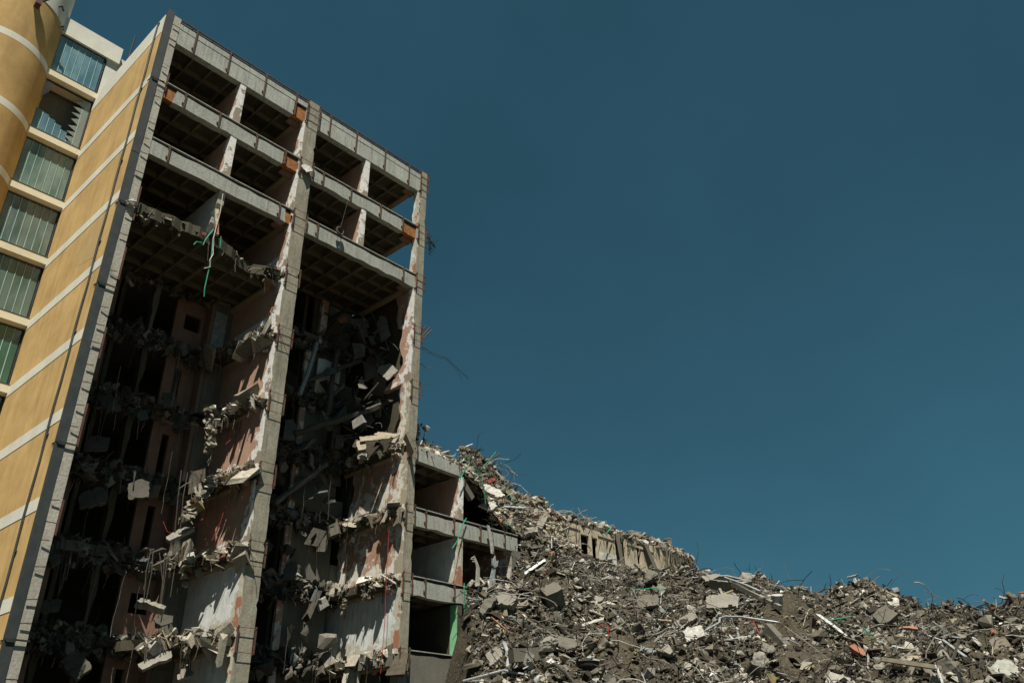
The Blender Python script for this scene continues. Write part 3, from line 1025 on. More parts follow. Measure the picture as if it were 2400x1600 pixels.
bp(MB().prism(jag([(12.8, 19.6), (14.2, 19.4)], .3, .08) + jag([(14.3, 21.9), (12.85, 21.8)], .4, .06), 1, 4.4, 4.5), 'wall_panel', 'white_wall', 'pale board hanging loose in the shade')

# ================================================================== GROUND AND RUBBLE HEAP
g = MB().add([(-1500, -1500, 0), (1500, -1500, 0), (1500, 1500, 0), (-1500, 1500, 0)], [(0, 1, 2, 3)])
tag(g.build('ground', 'dirt'), kind='structure')

HP = np.array([[16.84, -3.0, 5.53], [17.81, -2.0, 7.78], [19.31, -0.6, 10.0], [20.72, -0.8, 10.2], [16.66, -6.0, 5.27], [18.95, -4.0, 7.66], [21.64, -1.5, 10.14], [23.21, -0.4, 11.38],
               [16.32, -8.0, 5.08], [19.43, -5.5, 7.18], [23.17, -2.5, 9.89], [27.53, 1.0, 12.88], [33.73, 6.0, 16.3], [16.94, -9.5, 4.99], [21.1, -6.5, 7.23], [27.32, -2.0, 10.53],
               [39.71, 7.6, 15.9], [45.65, 7.4, 15.9], [37.88, 4.0, 13.8], [37.01, 7.2, 16.1], [19.0, -9.95, 5.09], [27.36, -4.45, 8.1], [35.73, 1.01, 11.59], [19.33, -12.32, 4.91],
               [28.05, -7.42, 7.82], [37.66, -2.07, 11.4], [44.72, 1.71, 15.2], [43.16, -3.91, 13.95], [19.25, -14.22, 4.75], [27.33, -10.25, 7.42], [35.44, -6.34, 10.52], [42.83, -5.55, 11.7],
               [42.88, -8.22, 10.9], [19.25, -16.52, 4.56], [28.51, -12.73, 7.26], [37.78, -11.64, 10.9], [32.05, -13.46, 8.49], [23.54, -16.39, 5.59], [19.26, -19.25, 4.33], [38.44, -13.53, 10.6],
               [27.87, -16.61, 6.75], [40.81, -14.41, 9.9], [42.2, -15.68, 9.85], [19.32, -21.07, 4.18], [28.56, -18.84, 6.56], [19.23, -22.77, 4.03], [29.08, -20.97, 6.37], [43.83, -18.25, 9.1],
               [44.18, -20.12, 8.65], [18.46, -23.95, 3.88], [23.9, -0.1, 13.4], [24.6, 1.5, 14.6], [25.5, 3.0, 16.2], [28.3, 3.5, 15.6], [30.5, 5.5, 17.3], [33.2, 7.6, 17.9], [26.5, 5.0, 18.4], [28.4, 5.0, 18.1],
               [14.0, -4.0, 3.6], [13, -9, 2.6], [12, -15, 1.6], [11, -22, 0.6], [10, -28, -0.2], [20, -30, 2.6], [30, -30, 4.2], [44, -30, 6.5],
               [52, -22, 7.5], [54, -8, 9.0], [55, 2, 12.0], [50, 8, 16.2], [60, -15, 3.0], [62, 2, 5.0], [60, 8, 9.0], [47, -12, 9.5], [49, -3, 11.5]])


def tps(P, lam=0.02):
    n = len(P)
    d2 = ((P[:, None, :2] - P[None, :, :2]) ** 2).sum(-1)
    K = np.where(d2 > 0, 0.5 * d2 * np.log(d2 + 1e-12), 0) + lam * n * np.eye(n)
    A = np.zeros((n + 3, n + 3))
    A[:n, :n] = K
    A[:n, n] = 1
    A[:n, n + 1:] = P[:, :2]
    A[n:, :n] = A[:n, n:].T
    w = np.linalg.solve(A, np.concatenate([P[:, 2], np.zeros(3)]))

    def f(x, y):
        x = np.asarray(x, float)
        y = np.asarray(y, float)
        dd = (x[..., None] - P[:, 0]) ** 2 + (y[..., None] - P[:, 1]) ** 2
        return (0.5 * dd * np.log(dd + 1e-12)) @ w[:n] + w[n] + w[n + 1] * x + w[n + 2] * y
    return f




def bumps(x, y, a=1.0):
    return a * (1.5 * noise.noise((x * 0.26, y * 0.26, 3.1)) + 0.75 * noise.noise((x * 0.62, y * 0.62, 7.7)) + 0.42 * noise.noise((x * 1.5, y * 1.5, 1.3)) + 0.2 * noise.noise((x * 3.1, y * 3.1, 5.5)))


HP[:, 2] -= np.array([0.22 + bumps(x, y, 0.9) * min(1.0, max(0.15, (abs(y) if x < 24 else 2.0) / 2.0)) for x, y, z in HP])
Hs = tps(HP, 0.004)


def fade(x, y):
    return min(1.0, max(0.15, (abs(y) if x < 24 else 2.0) / 2.0))


def heap_z(x, y):
    return float(Hs(x, y)) + bumps(x, y, 0.9) * fade(x, y) - 2.4 * max(0.0, 19.85 + 0.88 * y - x)


def grid_surface(name, xs, ys, zf, keep, mat):
    vs, idx, fs = [], {}, []
    for i, x in enumerate(xs):
        for j, y in enumerate(ys):
            idx[i, j] = len(vs)
            vs.append((x, y, zf(x, y)))
    for i in range(len(xs) - 1):
        for j in range(len(ys) - 1):
            if keep((xs[i] + xs[i + 1]) / 2, (ys[j] + ys[j + 1]) / 2):
                fs.append((idx[i, j], idx[i + 1, j], idx[i + 1, j + 1], idx[i, j + 1]))
    used = sorted({q for f in fs for q in f})
    re = {q: n for n, q in enumerate(used)}
    return MB().add([vs[q] for q in used], [tuple(re[q] for q in f) for f in fs]).build(name, mat, None, True)


xs = np.arange(10, 62.1, 0.22)
ys = np.concatenate([np.arange(-30, -0.2, 0.22), [-0.12], np.arange(0.1, 8.0, 0.22)])
hz = {}


def heap_keep(x, y):
    return not (x < 23.55 and y > -0.13)


heap = grid_surface('rubble_heap', xs, ys, heap_z, heap_keep, 'dirt')
tag(heap, 'brown earthy body of the demolition heap sloping up to the right', kind='stuff')

TP = np.array([[16.22, 0.3, 16.64], [17.86, 0.3, 16.55], [19.1, 0.3, 16.35], [20.67, 0.5, 15.7], [21.25, 0.6, 14.9], [22.28, 0.5, 14.3], [23.5, 0.3, 13.78], [18.91, 2.5, 17.9], [21.3, 3.0, 17.8],
               [23.64, 4.0, 18.2], [26.49, 5.0, 18.4], [25.48, 3.0, 16.3], [16.2, 3.0, 17.6], [16.2, 7, 17.0], [22, 8, 17.5], [28.44, 5.0, 18.1], [30, 8.5, 18.6], [26, 8.5, 18.2], [24.6, 1.5, 14.7]])
Ts = tps(TP, 0.01)


def terr_z(x, y):
    return max(13.56, float(Ts(x, y)) - 0.12 + 0.3 * bumps(x, y))


tag(grid_surface('rubble_terrace', np.arange(16.05, 29.1, 0.25), np.arange(0.05, 8.6, 0.25), terr_z, lambda x, y: True, 'dirt'),
    'earthy rubble lying on the broken slabs right of the frame', kind='stuff')

# small loose rubble: nobody could count it --------------------------------------
CAMP = Vector((-9.056, -29.15, 1.6))
pile = Pile()
metal = Pile()


def scatter(n, zf, xr, yr, ok, pal, med, smax, lift=0.0):
    k = 0
    while k < n:
        x, y = R.uniform(*xr), R.uniform(*yr)
        if not ok(x, y):
            continue
        k += 1
        s = min(smax, med * math.exp(R.gauss(0, 0.6)))
        t = R.random()
        kind = 'rock' if t < 0.46 else 'slab' if t < 0.78 else 'block' if t < 0.81 else 'stick'
        if kind == 'stick':
            s *= 2.0
        c = pick(pal)
        cl = noise.noise((x * 0.35, y * 0.35, 9.0))
        c = tuple(v * (1.0 + 0.75 * cl) for v in c)
        pile.add(kind, (x, y, zf(x, y) + lift + R.uniform(-0.25, 0.75) * s), s, c, 0.55)


def hok(x, y):
    if not heap_keep(x, y - 0.25):
        return False
    d = math.hypot(x - CAMP.x, y - CAMP.y)
    if x < 15 or d < 24 or 19.55 + 0.88 * y - x > 0:
        return False
    # a slide of bare earth runs down the right of the heap
    u = ((x - 36) * (-14) + (y + 8) * (-7.5)) / (14 * 14 + 7.5 * 7.5)
    if -0.1 < u < 1.1 and R.random() < 0.8:
        dd = abs((x - 36) * 7.5 - (y + 8) * 14) / 15.9
        if dd < 0.9 + 0.5 * noise.noise((x * 0.8, y * 0.8, 2.0)):
            return False
    return R.random() < (0.95 if y > -7 else 0.72 + 0.6 * noise.noise((x * 0.16 + y * 0.1, y * 0.22, 4.0)))


scatter(44000, heap_z, (15, 50), (-27, 8), hok, PAL, 0.086, 0.36)
PAL_FINE = [((0.03, 0.026, 0.018), 46), ((0.075, 0.067, 0.05), 30), ((0.17, 0.158, 0.13), 20), ((0.36, 0.34, 0.30), 12), ((0.55, 0.54, 0.50), 3), ((0.20, 0.10, 0.07), 1)]
scatter(42000, heap_z, (15, 50), (-27, 8), hok, PAL_FINE, 0.05, 0.16, 0.03)
scatter(9000, terr_z, (16.1, 29), (0.1, 8.4), lambda x, y: True, PAL_PALE, 0.05, 0.15, 0.05)
scatter(6500, terr_z, (16.1, 29), (0.1, 8.4), lambda x, y: True, PAL_PALE, 0.095, 0.34, 0.02)
for i in range(240):                                                # tangled clump behind the right column
    a = R.uniform(0, 6.28)
    rr = math.sqrt(R.random())
    x, z = 17.9 + 1.75 * rr * math.cos(a), 18.45 + 1.25 * rr * math.sin(a)
    pile.add(R.choice(('rock', 'slab', 'stick')), (x, 3.2 + R.uniform(-.6, .6), z - 0.28 * max(0, x - 17.5)), R.uniform(0.1, 0.3), pick(PAL), 1.0)
sp0 = 0
for i in range(5600):                                               # bent wire and strip among the rubble
    while True:
        x, y = R.uniform(15, 49), R.uniform(-26, 8)
        if hok(x, y):
            break
    c = R.choice([(0.04, 0.034, 0.026), (0.08, 0.065, 0.045), (0.20, 0.185, 0.15), (0.12, 0.105, 0.08), (0.30, 0.29, 0.26)])
    pile.wire(curl((x, y, heap_z(x, y)), R.uniform(0.8, 2.6), R.uniform(0.4, 1.6), 7, 0.4), R.uniform(0.012, 0.022), c)
for i in range(46):                                                 # knots of bent bars and wire
    while True:
        x, y = R.uniform(16, 45), R.uniform(-24, 6)
        if hok(x, y):
            break
    c = R.choice([(0.035, 0.03, 0.024), (0.05, 0.04, 0.03), (0.14, 0.125, 0.1)])
    dx, dy = R.uniform(-0.5, 0.5), R.uniform(-0.5, 0.5)
    for q in range(R.randint(8, 20)):
        pile.wire(curl((x + R.gauss(0, 0.3), y + R.gauss(0, 0.3), heap_z(x, y) + 0.15), R.uniform(1.0, 2.6), 1.5, 8, 0.35, (dx + R.gauss(0, .5), dy + R.gauss(0, .5), R.uniform(-0.2, 0.35))), R.uniform(0.012, 0.02), c)
for i in range(260):
    x, y = R.uniform(16.3, 27), R.uniform(0.1, 5)
    pile.wire(curl((x, y, terr_z(x, y)), R.uniform(0.5, 1.6), 0.6, 6, 0.4), R.uniform(0.01, 0.018), R.choice([(0.3, 0.27, 0.2), (0.12, 0.1, 0.07), (0.1, 0.3, 0.2), (0.5, 0.48, 0.42)]))
tag(pile.build('loose_rubble'), 'countless small broken concrete bits, sticks and wires covering the heap', kind='stuff')
for i in range(420):
    while True:
        x, y = R.uniform(15, 48), R.uniform(-26, 7)
        if hok(x, y):
            break
    metal.add('strip', (x, y, heap_z(x, y) + R.uniform(0.05, 0.3)), R.uniform(0.25, 0.8), R.choice([(0.42, 0.44, 0.45), (0.3, 0.33, 0.34), (0.52, 0.53, 0.52), (0.22, 0.26, 0.28)]), 0.5)
tag(metal.build('metal_scraps', 'piece_metal'), 'thin bright scraps of crumpled sheet metal all over the heap', kind='stuff')

# ================================================================== RUINED WALL ABOVE THE HEAP
Rw = thing('ruined_wall', 'row of beige room walls with dark doorways left standing above the rubble slope', 'ruin')


def rp(mb, name, mat, label=None):
    o = mb.build(name, mat, Rw)
    if label:
        o['label'] = label
    return o


def panel(x0, x1, zb, top, mat, y0=8.0, y1=8.24, label=None, name='wall_panel'):
    return rp(MB().prism([(x0, zb), (x1, zb)] + jag(top[::-1], 0.35, 0.08), 1, y0, y1), name, mat, label)


panel(33.0, 36.1, 16.0, [(33.0, 19.75), (34.6, 19.5), (35.6, 18.95), (36.1, 18.3)], 'beige')
panel(36.9, 39.15, 16.0, [(36.9, 18.8), (39.15, 18.85)], 'beige')
panel(40.15, 40.36, 16.0, [(40.15, 18.2), (40.36, 18.2)], 'beige', 7.9, 8.2, name='door_jamb')
panel(39.153, 41.2, 18.22, [(39.153, 18.85), (41.2, 18.8)], 'beige', name='lintel')
sl = MB().prism([(41.2, 16.0), (42.28, 16.0), (42.28, 18.8), (41.2, 18.8)], 1, 8.0, 8.24).prism([(42.62, 16.0), (43.45, 16.0), (43.45, 18.9), (42.62, 18.85)], 1, 8.0, 8.24)
sl.box(42.283, 42.617, 8.0, 8.24, 16.0, 17.2).box(42.283, 42.617, 8.0, 8.24, 18.3, 18.8)
rp(sl, 'wall_panel', 'beige', 'beige room wall with a tall narrow slot')
panel(41.2, 43.45, 16.1, [(41.2, 17.25), (43.45, 17.35)], 'white_wall', 7.96, 7.99, name='dado')
panel(44.9, 46.35, 16.0, [(44.9, 18.9), (46.35, 18.85)], 'beige')
panel(46.35, 46.9, 16.0, [(46.35, 17.2), (46.9, 17.25)], 'beige', name='window_parapet')
panel(46.9, 48.75, 16.0, [(46.9, 18.85), (48.75, 19.0)], 'beige')
panel(49.0, 50.9, 16.0, [(49.0, 19.1), (50.9, 19.0)], 'beige')
panel(51.2, 54.4, 16.0, [(51.2, 19.0), (53.5, 18.7), (54.4, 18.3)], 'conc_grey')
panel(43.5, 44.9, 16.0, [(43.5, 18.6), (44.2, 18.0), (44.9, 18.7)], 'conc_dark', 8.5, 8.7)
rp(MB().box(33, 54.6, 10.8, 11.0, 15.5, 18.9), 'back_wall', 'conc_dark')
for xa, xb in ((36.95, 39.1), (41.25, 43.4), (44.95, 48.7)):
    rp(MB().box(xa, xb, 7.93, 7.998, 18.45, 18.62), 'cornice', 'beige')
rp(MB().box(54.4, 54.6, 8.0, 10.8, 15.5, 18.4), 'end_wall', 'conc_grey')
n = 40
ts = [(36.3 + 18.0 * i / n, 8.05 + R.uniform(-0.04, 0.12) - (R.uniform(0.15, 0.4) if R.random() < 0.14 else 0)) for i in range(n + 1)]
rp(MB().prism(ts + [(54.3, 11), (36.3, 11)], 2, 18.86, 19.14), 'roof_slab', 'block')
rp(MB().prism([(37.6 + 17 * i / 30, 7.3 + R.uniform(-0.3, 0.2)) for i in range(31)] + [(54.6, 8.6), (37.6, 8.6)], 2, 16.1, 16.42), 'floor_slab', 'block')
for x, w, lean in ((43.55, 0.22, 0.05), (47.2, 0.34, 1.1)):
    rp(MB().bar((x, 7.8, 18.85), (x + lean, 7.5, 16.3), w), 'leaning_post', 'block')
rp(MB().bar((52.2, 8.6, 19.3), (52.15, 8.6, 20.3), 0.42, 0.36).bar((52.2, 8.6, 20.3), (52.2, 8.6, 20.4), 0.5, 0.46), 'stub_post', 'block_pale', 'short pale post standing on the ruin')
top = Pile()
TX = [33, 35.2, 36, 37.4, 38.5, 39.7, 41.7, 43.4, 45.5, 47.9, 50, 51.8, 54.2, 55.4]
TZ = [20.0, 20.2, 19.5, 19.2, 19.45, 19.35, 19.65, 19.7, 19.5, 19.95, 19.85, 20.0, 19.4, 18.5]
for i in range(4600):
    x = R.uniform(33, 55.2)
    zt = np.interp(x, TX, TZ)
    y = R.uniform(8.1, 10.5)
    base = 18.9 if x > 36.3 else zt - 0.9
    z = base + (zt - base) * (R.random() ** 0.7) * (1 - 0.5 * abs(y - 8.8) / 1.6)
    if y < 8.2 and R.random() < 0.12:
        z -= R.uniform(0, 1.2)
    s = min(0.42, 0.12 * math.exp(R.gauss(0, 0.6)))
    kd = R.choice(('rock', 'rock', 'slab', 'slab', 'block', 'stick'))
    top.add(kd, (x, y, z), s * (1.8 if kd == 'stick' else 1), pick(PAL_PALE), 0.6)
for i in range(200):
    x = R.uniform(36.5, 55)
    if x > 50 or R.random() < 0.10:
        top.wire(hang((x, R.uniform(7.7, 7.95), 18.95), R.uniform(0.4, 2.3), 5, 0.08), R.uniform(0.015, 0.04), R.choice([(0.2, 0.17, 0.12), (0.32, 0.28, 0.21), (0.12, 0.1, 0.07)]))
    else:
        top.wire(curl((x, R.uniform(7.5, 9), 19.4), R.uniform(0.5, 1.2), 0.5), 0.018, (0.3, 0.27, 0.2))
for i in range(900):                                                # rubble spilling down in front of the walls
    x = R.uniform(33, 55)
    y = R.uniform(7.0, 7.95)
    z0 = 15.95 if x > 37.6 else heap_z(min(x, 48), 7.6)
    top.add(R.choice(('rock', 'slab', 'block')), (x, y, z0 + R.uniform(0, 0.3) * (1 + 1.2 * max(0, noise.noise((x * 0.6, 1.0, 2.0))))), min(0.4, 0.12 * math.exp(R.gauss(0, 0.55))), pick(PAL), 0.7)
tag(top.build('ruin_rubble'), 'pale broken rubble piled along the top of the ruined walls', kind='stuff')

# ================================================================== RUBBLE ON THE BROKEN FLOORS OF THE WING
led = Pile()
drk = Pile()


def edge_rubble(P, pts, t, n, pal=PAL_PALE, med=0.075, inward=(0.5, 0.0)):
    seg = [(pts[i], pts[i + 1]) for i in range(len(pts) - 1)]
    for i in range(n):
        a, b = R.choice(seg)
        u = R.random()
        x = a[0] + (b[0] - a[0]) * u + R.uniform(-0.2, inward[0])
        y = a[1] + (b[1] - a[1]) * u + R.uniform(-0.1, 0.35)
        s = min(0.3, med * math.exp(R.gauss(0, 0.6)))
        kd = R.choice(('rock', 'rock', 'slab', 'slab', 'stick'))
        P.add(kd, (x, y, t + R.uniform(-0.36, 0.2)), s * (1.6 if kd == 'stick' else 1), pick(pal), 0.7)
        if i % 14 == 0:
            P.wire(hang((x, y, t - 0.2), R.uniform(0.3, 1.3), 5, 0.09) if R.random() < 0.7 else curl((x, y, t), R.uniform(.4, 1.1), 1.0), R.uniform(0.008, 0.016), R.choice([(0.18, 0.16, 0.12), (0.08, 0.07, 0.055), (0.26, 0.24, 0.2)]))


for k, pts in frL.items():
    edge_rubble(led, pts[:5], T(k) - 0.28, 230)
    edge_rubble(led, [(7.45, 0.2), (7.4, 1.2)], T(k) - 0.2, 50, med=0.09, inward=(0.1, 0))
for k, pts in frR.items():
    edge_rubble(led, pts[:5], T(k) - 0.28, 230)
    edge_rubble(led, [(15.2, 0.2), (15.2, 1.0)], T(k) - 0.2, 40, med=0.09, inward=(0.1, 0))
for frs, xr in ((frL, 7.6), (frR, 15.38)):
    for k, pts in frs.items():
        for q in range(R.randint(9, 17)):
            a = R.choice(pts[:5])
            led.add('slab', (a[0] + R.uniform(-0.35, 0.2), a[1] + R.uniform(-0.2, 0.3), T(k) - R.uniform(0.15, 0.9)), R.uniform(0.16, 0.55), pick(PAL_PALE), 1.1)
        for q in range(R.randint(1, 3)):                             # a string of lumps hanging lower at one spot
            a = R.choice(pts[1:5])
            L_ = R.uniform(0.5, 1.3)
            led.wire(hang((a[0], a[1], T(k) - 0.3), L_ + 0.2, 5, 0.04), 0.014, (0.1, 0.09, 0.07))
            for w_ in range(R.randint(3, 9)):
                led.add(R.choice(('rock', 'slab')), (a[0] + R.uniform(-.1, .1), a[1] + R.uniform(-.1, .1), T(k) - 0.3 - L_ * R.random()), R.uniform(0.06, 0.2), pick(PAL_PALE), 1.2)
edge_rubble(led, slab_front, T(2) - 0.3, 60, PAL, 0.07, (0.1, 0))
edge_rubble(led, [(0.7, 0.3), (1.4, 0.2)], T(2) - 0.4, 40, PAL, 0.1, (0.1, 0))
edge_rubble(led, [(6.9, 0.1), (7.5, 0.1)], T(2) - 0.4, 70, PAL, 0.1, (0.1, 0))
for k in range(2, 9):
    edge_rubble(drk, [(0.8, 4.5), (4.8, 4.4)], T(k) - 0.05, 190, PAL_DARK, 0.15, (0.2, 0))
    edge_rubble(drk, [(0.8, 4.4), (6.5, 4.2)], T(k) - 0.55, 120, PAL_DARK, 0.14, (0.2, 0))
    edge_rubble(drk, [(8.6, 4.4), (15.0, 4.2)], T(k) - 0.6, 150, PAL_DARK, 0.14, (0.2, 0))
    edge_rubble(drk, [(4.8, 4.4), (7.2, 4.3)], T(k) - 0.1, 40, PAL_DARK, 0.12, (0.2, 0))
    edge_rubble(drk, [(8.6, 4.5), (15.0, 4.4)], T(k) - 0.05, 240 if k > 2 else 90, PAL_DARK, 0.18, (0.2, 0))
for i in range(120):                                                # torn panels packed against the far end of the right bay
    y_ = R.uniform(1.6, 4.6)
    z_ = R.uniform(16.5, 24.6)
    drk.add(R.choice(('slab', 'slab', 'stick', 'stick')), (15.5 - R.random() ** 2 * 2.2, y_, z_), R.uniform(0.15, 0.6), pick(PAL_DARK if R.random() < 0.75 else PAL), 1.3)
    if i % 4 == 0:
        drk.wire(curl((15.4 - R.random() * 2, y_, z_), R.uniform(0.5, 1.6), 1.6, 7, 0.3), 0.012, (0.14, 0.13, 0.1))
for i in range(170):                                                # debris filling the shaded right bay
    x, z = R.uniform(8.6, 15.2), R.uniform(4, 21)
    if R.random() < 0.5:
        drk.add(R.choice(('slab', 'rock', 'slab')), (x, R.uniform(3.6, 4.6), z), R.uniform(0.15, 0.6), pick(PAL_DARK), 1.2)
    else:
        if i % 3 == 0:
            drk.wire(hang((x, R.uniform(2.8, 4.6), z), R.uniform(0.6, 2.2), 6, 0.12), R.uniform(0.008, 0.016), R.choice([(0.12, 0.11, 0.09), (0.06, 0.055, 0.04)]))
for i in range(34):
    x, z = R.uniform(0.9, 6.8), R.uniform(5, 19)
    drk.wire(hang((x, R.uniform(2.6, 4.4), z), R.uniform(0.8, 3.0), 7, 0.10), R.uniform(0.008, 0.016), R.choice([(0.12, 0.11, 0.09), (0.06, 0.055, 0.045), (0.2, 0.19, 0.16)]))
tag(led.build('ledge_rubble'), 'crumbled pale concrete and bent bars along the torn floor edges of the building', kind='stuff')
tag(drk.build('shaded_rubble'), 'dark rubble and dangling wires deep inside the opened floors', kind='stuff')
#@@PART3
# ================================================================== THINGS LYING IN THE RUBBLE
def rough_rock(seed, sub=2, amp=0.16, flat=1.0):
    rg = random.Random(seed)
    bm = bmesh.new()
    for i in range(13):
        v = Vector((rg.gauss(0, 1), rg.gauss(0, 1), rg.gauss(0, 1))).normalized()
        k = max(abs(v.x), abs(v.y), abs(v.z))
        v = v.lerp(v / k, 0.25) * rg.uniform(0.62, 1.05)
        bm.verts.new((v.x, v.y * 0.8, v.z * 0.65 * flat))
    bmesh.ops.convex_hull(bm, input=bm.verts[:])
    bmesh.ops.delete(bm, geom=[v for v in bm.verts if not v.link_faces], context='VERTS')
    bmesh.ops.triangulate(bm, faces=bm.faces[:])
    bmesh.ops.subdivide_edges(bm, edges=bm.edges[:], cuts=sub, use_grid_fill=True)
    for v in bm.verts:
        p = v.co * 1.9 + Vector((seed, 0, 0))
        v.co *= 1.0 + amp * (noise.noise(p) + 0.7 * noise.noise(p * 2.7) + 0.5 * noise.noise(p * 6.1))
    return bm


def flat_bm(L, W, th, seed, step=0.16):
    rg = random.Random(seed)
    c = [(-L / 2, -W / 2), (L / 2 * rg.uniform(0.7, 1), -W / 2 * rg.uniform(0.7, 1)), (L / 2, W / 2 * rg.uniform(0.3, 1)), (L / 2 * rg.uniform(-0.2, 0.5), W / 2), (-L / 2 * rg.uniform(0.7, 1.0), W / 2 * rg.uniform(0.5, 1)), (-L / 2, -W / 2)]
    pts = jag(c, step, step * 0.28, rg)[:-1]
    mb = MB().prism(pts, 2, -th / 2, th / 2)
    bm = bmesh.new()
    vs = [bm.verts.new(v) for v in mb.v]
    for f in mb.f:
        try:
            bm.faces.new([vs[i] for i in f])
        except ValueError:
            pass
    bmesh.ops.triangulate(bm, faces=bm.faces[:])
    for v in bm.verts:
        v.co += Vector((rg.uniform(-1, 1), rg.uniform(-1, 1), rg.uniform(-1, 1))) * th * 0.13
    return bm


def bm_obj(bm, name, mat):
    me = bpy.data.meshes.new(name)
    bm.to_mesh(me)
    bm.free()
    me.materials.append(M[mat])
    o = bpy.data.objects.new(name, me)
    C.objects.link(o)
    return o


def frame(o, loc, normal, roll=0.0, scale=(1, 1, 1)):
    """local z along normal, local x towards the right of the photograph before the roll"""
    n = Vector(normal).normalized()
    u = (Vector((0.67, -0.74, 0)) - n * n.dot(Vector((0.67, -0.74, 0)))).normalized()
    v = n.cross(u)
    mm = Matrix((u, v, n)).transposed() @ Matrix.Rotation(roll, 3, 'Z')
    o.matrix_world = Matrix.Translation(loc) @ mm.to_4x4() @ Matrix.Diagonal((*scale, 1))
    return o


def slab(name, label, cat, loc, L, W, th, normal, roll, mat, seed, group=None):
    return tag(frame(bm_obj(flat_bm(L * 0.88, W * 0.88, th, seed, 0.11), name, mat), loc, normal, roll), label, cat, group)


def rock(name, label, cat, loc, size, normal, roll, mat, seed, flat=1.0, group=None):
    return tag(frame(bm_obj(rough_rock(seed, 4, 0.24, flat), name, mat), loc, normal, roll, (size * 0.8, size * 0.8, size * 0.8)), label, cat, group)


TOCAM = (-0.62, -0.58, 0.52)
UPC = (-0.35, -0.33, 0.87)
# the open concrete trough and what lies round it
tr = thing('concrete_trough', 'hollow open concrete trough lying tilted on the crest of the heap', 'trough')
mbt = MB()
outer = [(-1.15, -0.15), (-0.55, 0.55), (0.05, 0.60), (1.35, -0.35), (0.55, -0.80)]
inner = [(-0.95, -0.13), (-0.48, 0.40), (0.0, 0.43), (1.05, -0.32), (0.50, -0.60)]
n = 5
vs = [(x, y, 0.28) for x, y in outer] + [(x, y, 0.28) for x, y in inner] + [(x, y, -0.32) for x, y in outer] + [(x * 0.96, y * 0.96, -0.22) for x, y in inner]
fs = []
for i in range(n):
    j = (i + 1) % n
    fs += [(i, i + n, j + n, j), (i, j, j + 2 * n, i + 2 * n), (i + n, i + 3 * n, j + 3 * n, j + n)]
fs += [tuple(range(3 * n, 4 * n)), tuple(range(3 * n - 1, 2 * n - 1, -1))]
shell = mbt.add(vs, fs).build('shell', 'block_pale', tr)
MB().bar((-0.7, -0.38, 0.22), (1.2, -0.36, 0.30), 0.07).build('cross_bar', 'block_pale', tr)
frame(tr, (37.6, -4.25, 12.45), (-0.42, -0.36, 0.83), -0.10)
slab('concrete_slab', 'big pale broken slab leaning under the hollow trough', 'slab', (34.3, -5.5, 10.75), 2.2, 1.4, 0.16, (-0.6, -0.5, 0.62), -0.1, 'block_pale', 3)
tag(MB().bar((36.9, -4.9, 12.2), (33.4, -9.3, 9.75), 0.20, 0.26).build('concrete_rail', 'block_pale'), 'long pale concrete rail running down from the hollow trough', 'rail')
tag(MB().bar((35.8, -4.6, 11.75), (34.6, -5.6, 10.5), 0.14, 0.20).build('concrete_post', 'block_pale'), 'short concrete post propped beside the leaning pale slab', 'post')
tag(MB().tube([(37.4, -4.2, 12.75), (35.8, -6.3, 11.75), (34.9, -7.6, 11.05)], 0.07, 6).build('pipe', 'galv'), 'straight grey pipe beside the concrete rail on the crest', 'pipe')
tag(MB().tube([(25.3, -9.4, 7.75), (27.5, -8.9, 8.4), (29.4, -7.9, 8.95), (30.5, -7.6, 9.2), (31.6, -8.0, 9.25), (32.4, -8.9, 9.05), (32.6, -9.5, 8.9)], 0.055, 6).build('bent_pipe', 'galv'), 'long thin silvery bent pipe stretched below the leaning slab', 'pipe')
slab('concrete_slab', 'pale slab lying flat at the crest left of the trough', 'slab', (41.8, -0.9, 13.85), 1.5, 0.9, 0.3, (-0.5, -0.4, 0.75), 0.2, 'block_pale', 5)
rock('concrete_chunk', 'two toned rounded concrete lump on the crest right of the trough', 'chunk', (42.0, -3.3, 13.5), 0.95, TOCAM, 0.8, 'block_pale', 6)
slab('plaster_lump', 'white spattered lump below the thin silvery pipe', 'plaster', (23.4, -9.9, 7.3), 1.15, 0.75, 0.25, TOCAM, 0.3, 'white_thing', 7)
rock('plaster_lump', 'white crumbly lump low on the heap right of the dark hollow', 'plaster', (23.6, -12.6, 5.95), 0.6, TOCAM, 1.3, 'block_pale', 8)
rock('plaster_lump', 'small pale crumbly lump above the white crumbly one', 'plaster', (24.5, -12.6, 6.5), 0.5, TOCAM, 0.3, 'block_pale', 9)
slab('concrete_slab', 'broad whitish flat slab near the top of the right mound', 'slab', (36.3, -13.8, 9.75), 1.25, 0.75, 0.14, (-0.55, -0.4, 0.65), -0.15, 'white_thing', 11)
blk = tag(frame(MB().prism([(-0.55, -0.3), (-0.1, -0.42), (0.5, -0.38), (0.44, 0.1), (0.5, 0.3), (0.05, 0.36), (-0.42, 0.3)], 2, -0.4, 0.34).build('concrete_block', 'block'), (33.7, -14.3, 8.6), (-0.7, -0.35, 0.4), 0.5), 'dark cut concrete block sunk in the right mound under the whitish slab', 'block')
rock('terracotta_pot', 'round orange terracotta piece at the top of the right mound', 'terracotta', (37.6, -13.75, 10.25), 0.36, TOCAM, 0.0, 'brick', 12)
tag(MB().bar((37.9, -12.6, 10.95), (36.8, -14.1, 9.95), 0.16, 0.3).build('timber_plank', 'wood'), 'brown board sticking out beside the round orange piece', 'plank')
slab('brick_slab', 'red brick slab tilted in the lower right of the heap', 'brick', (21.6, -17.5, 5.65), 0.85, 0.42, 0.18, TOCAM, -0.9, 'brick', 13)
slab('brick_slab', 'flat reddish tile piece in the middle of the right mound', 'brick', (26.6, -17.7, 6.95), 0.7, 0.3, 0.08, UPC, -0.3, 'brick', 14)
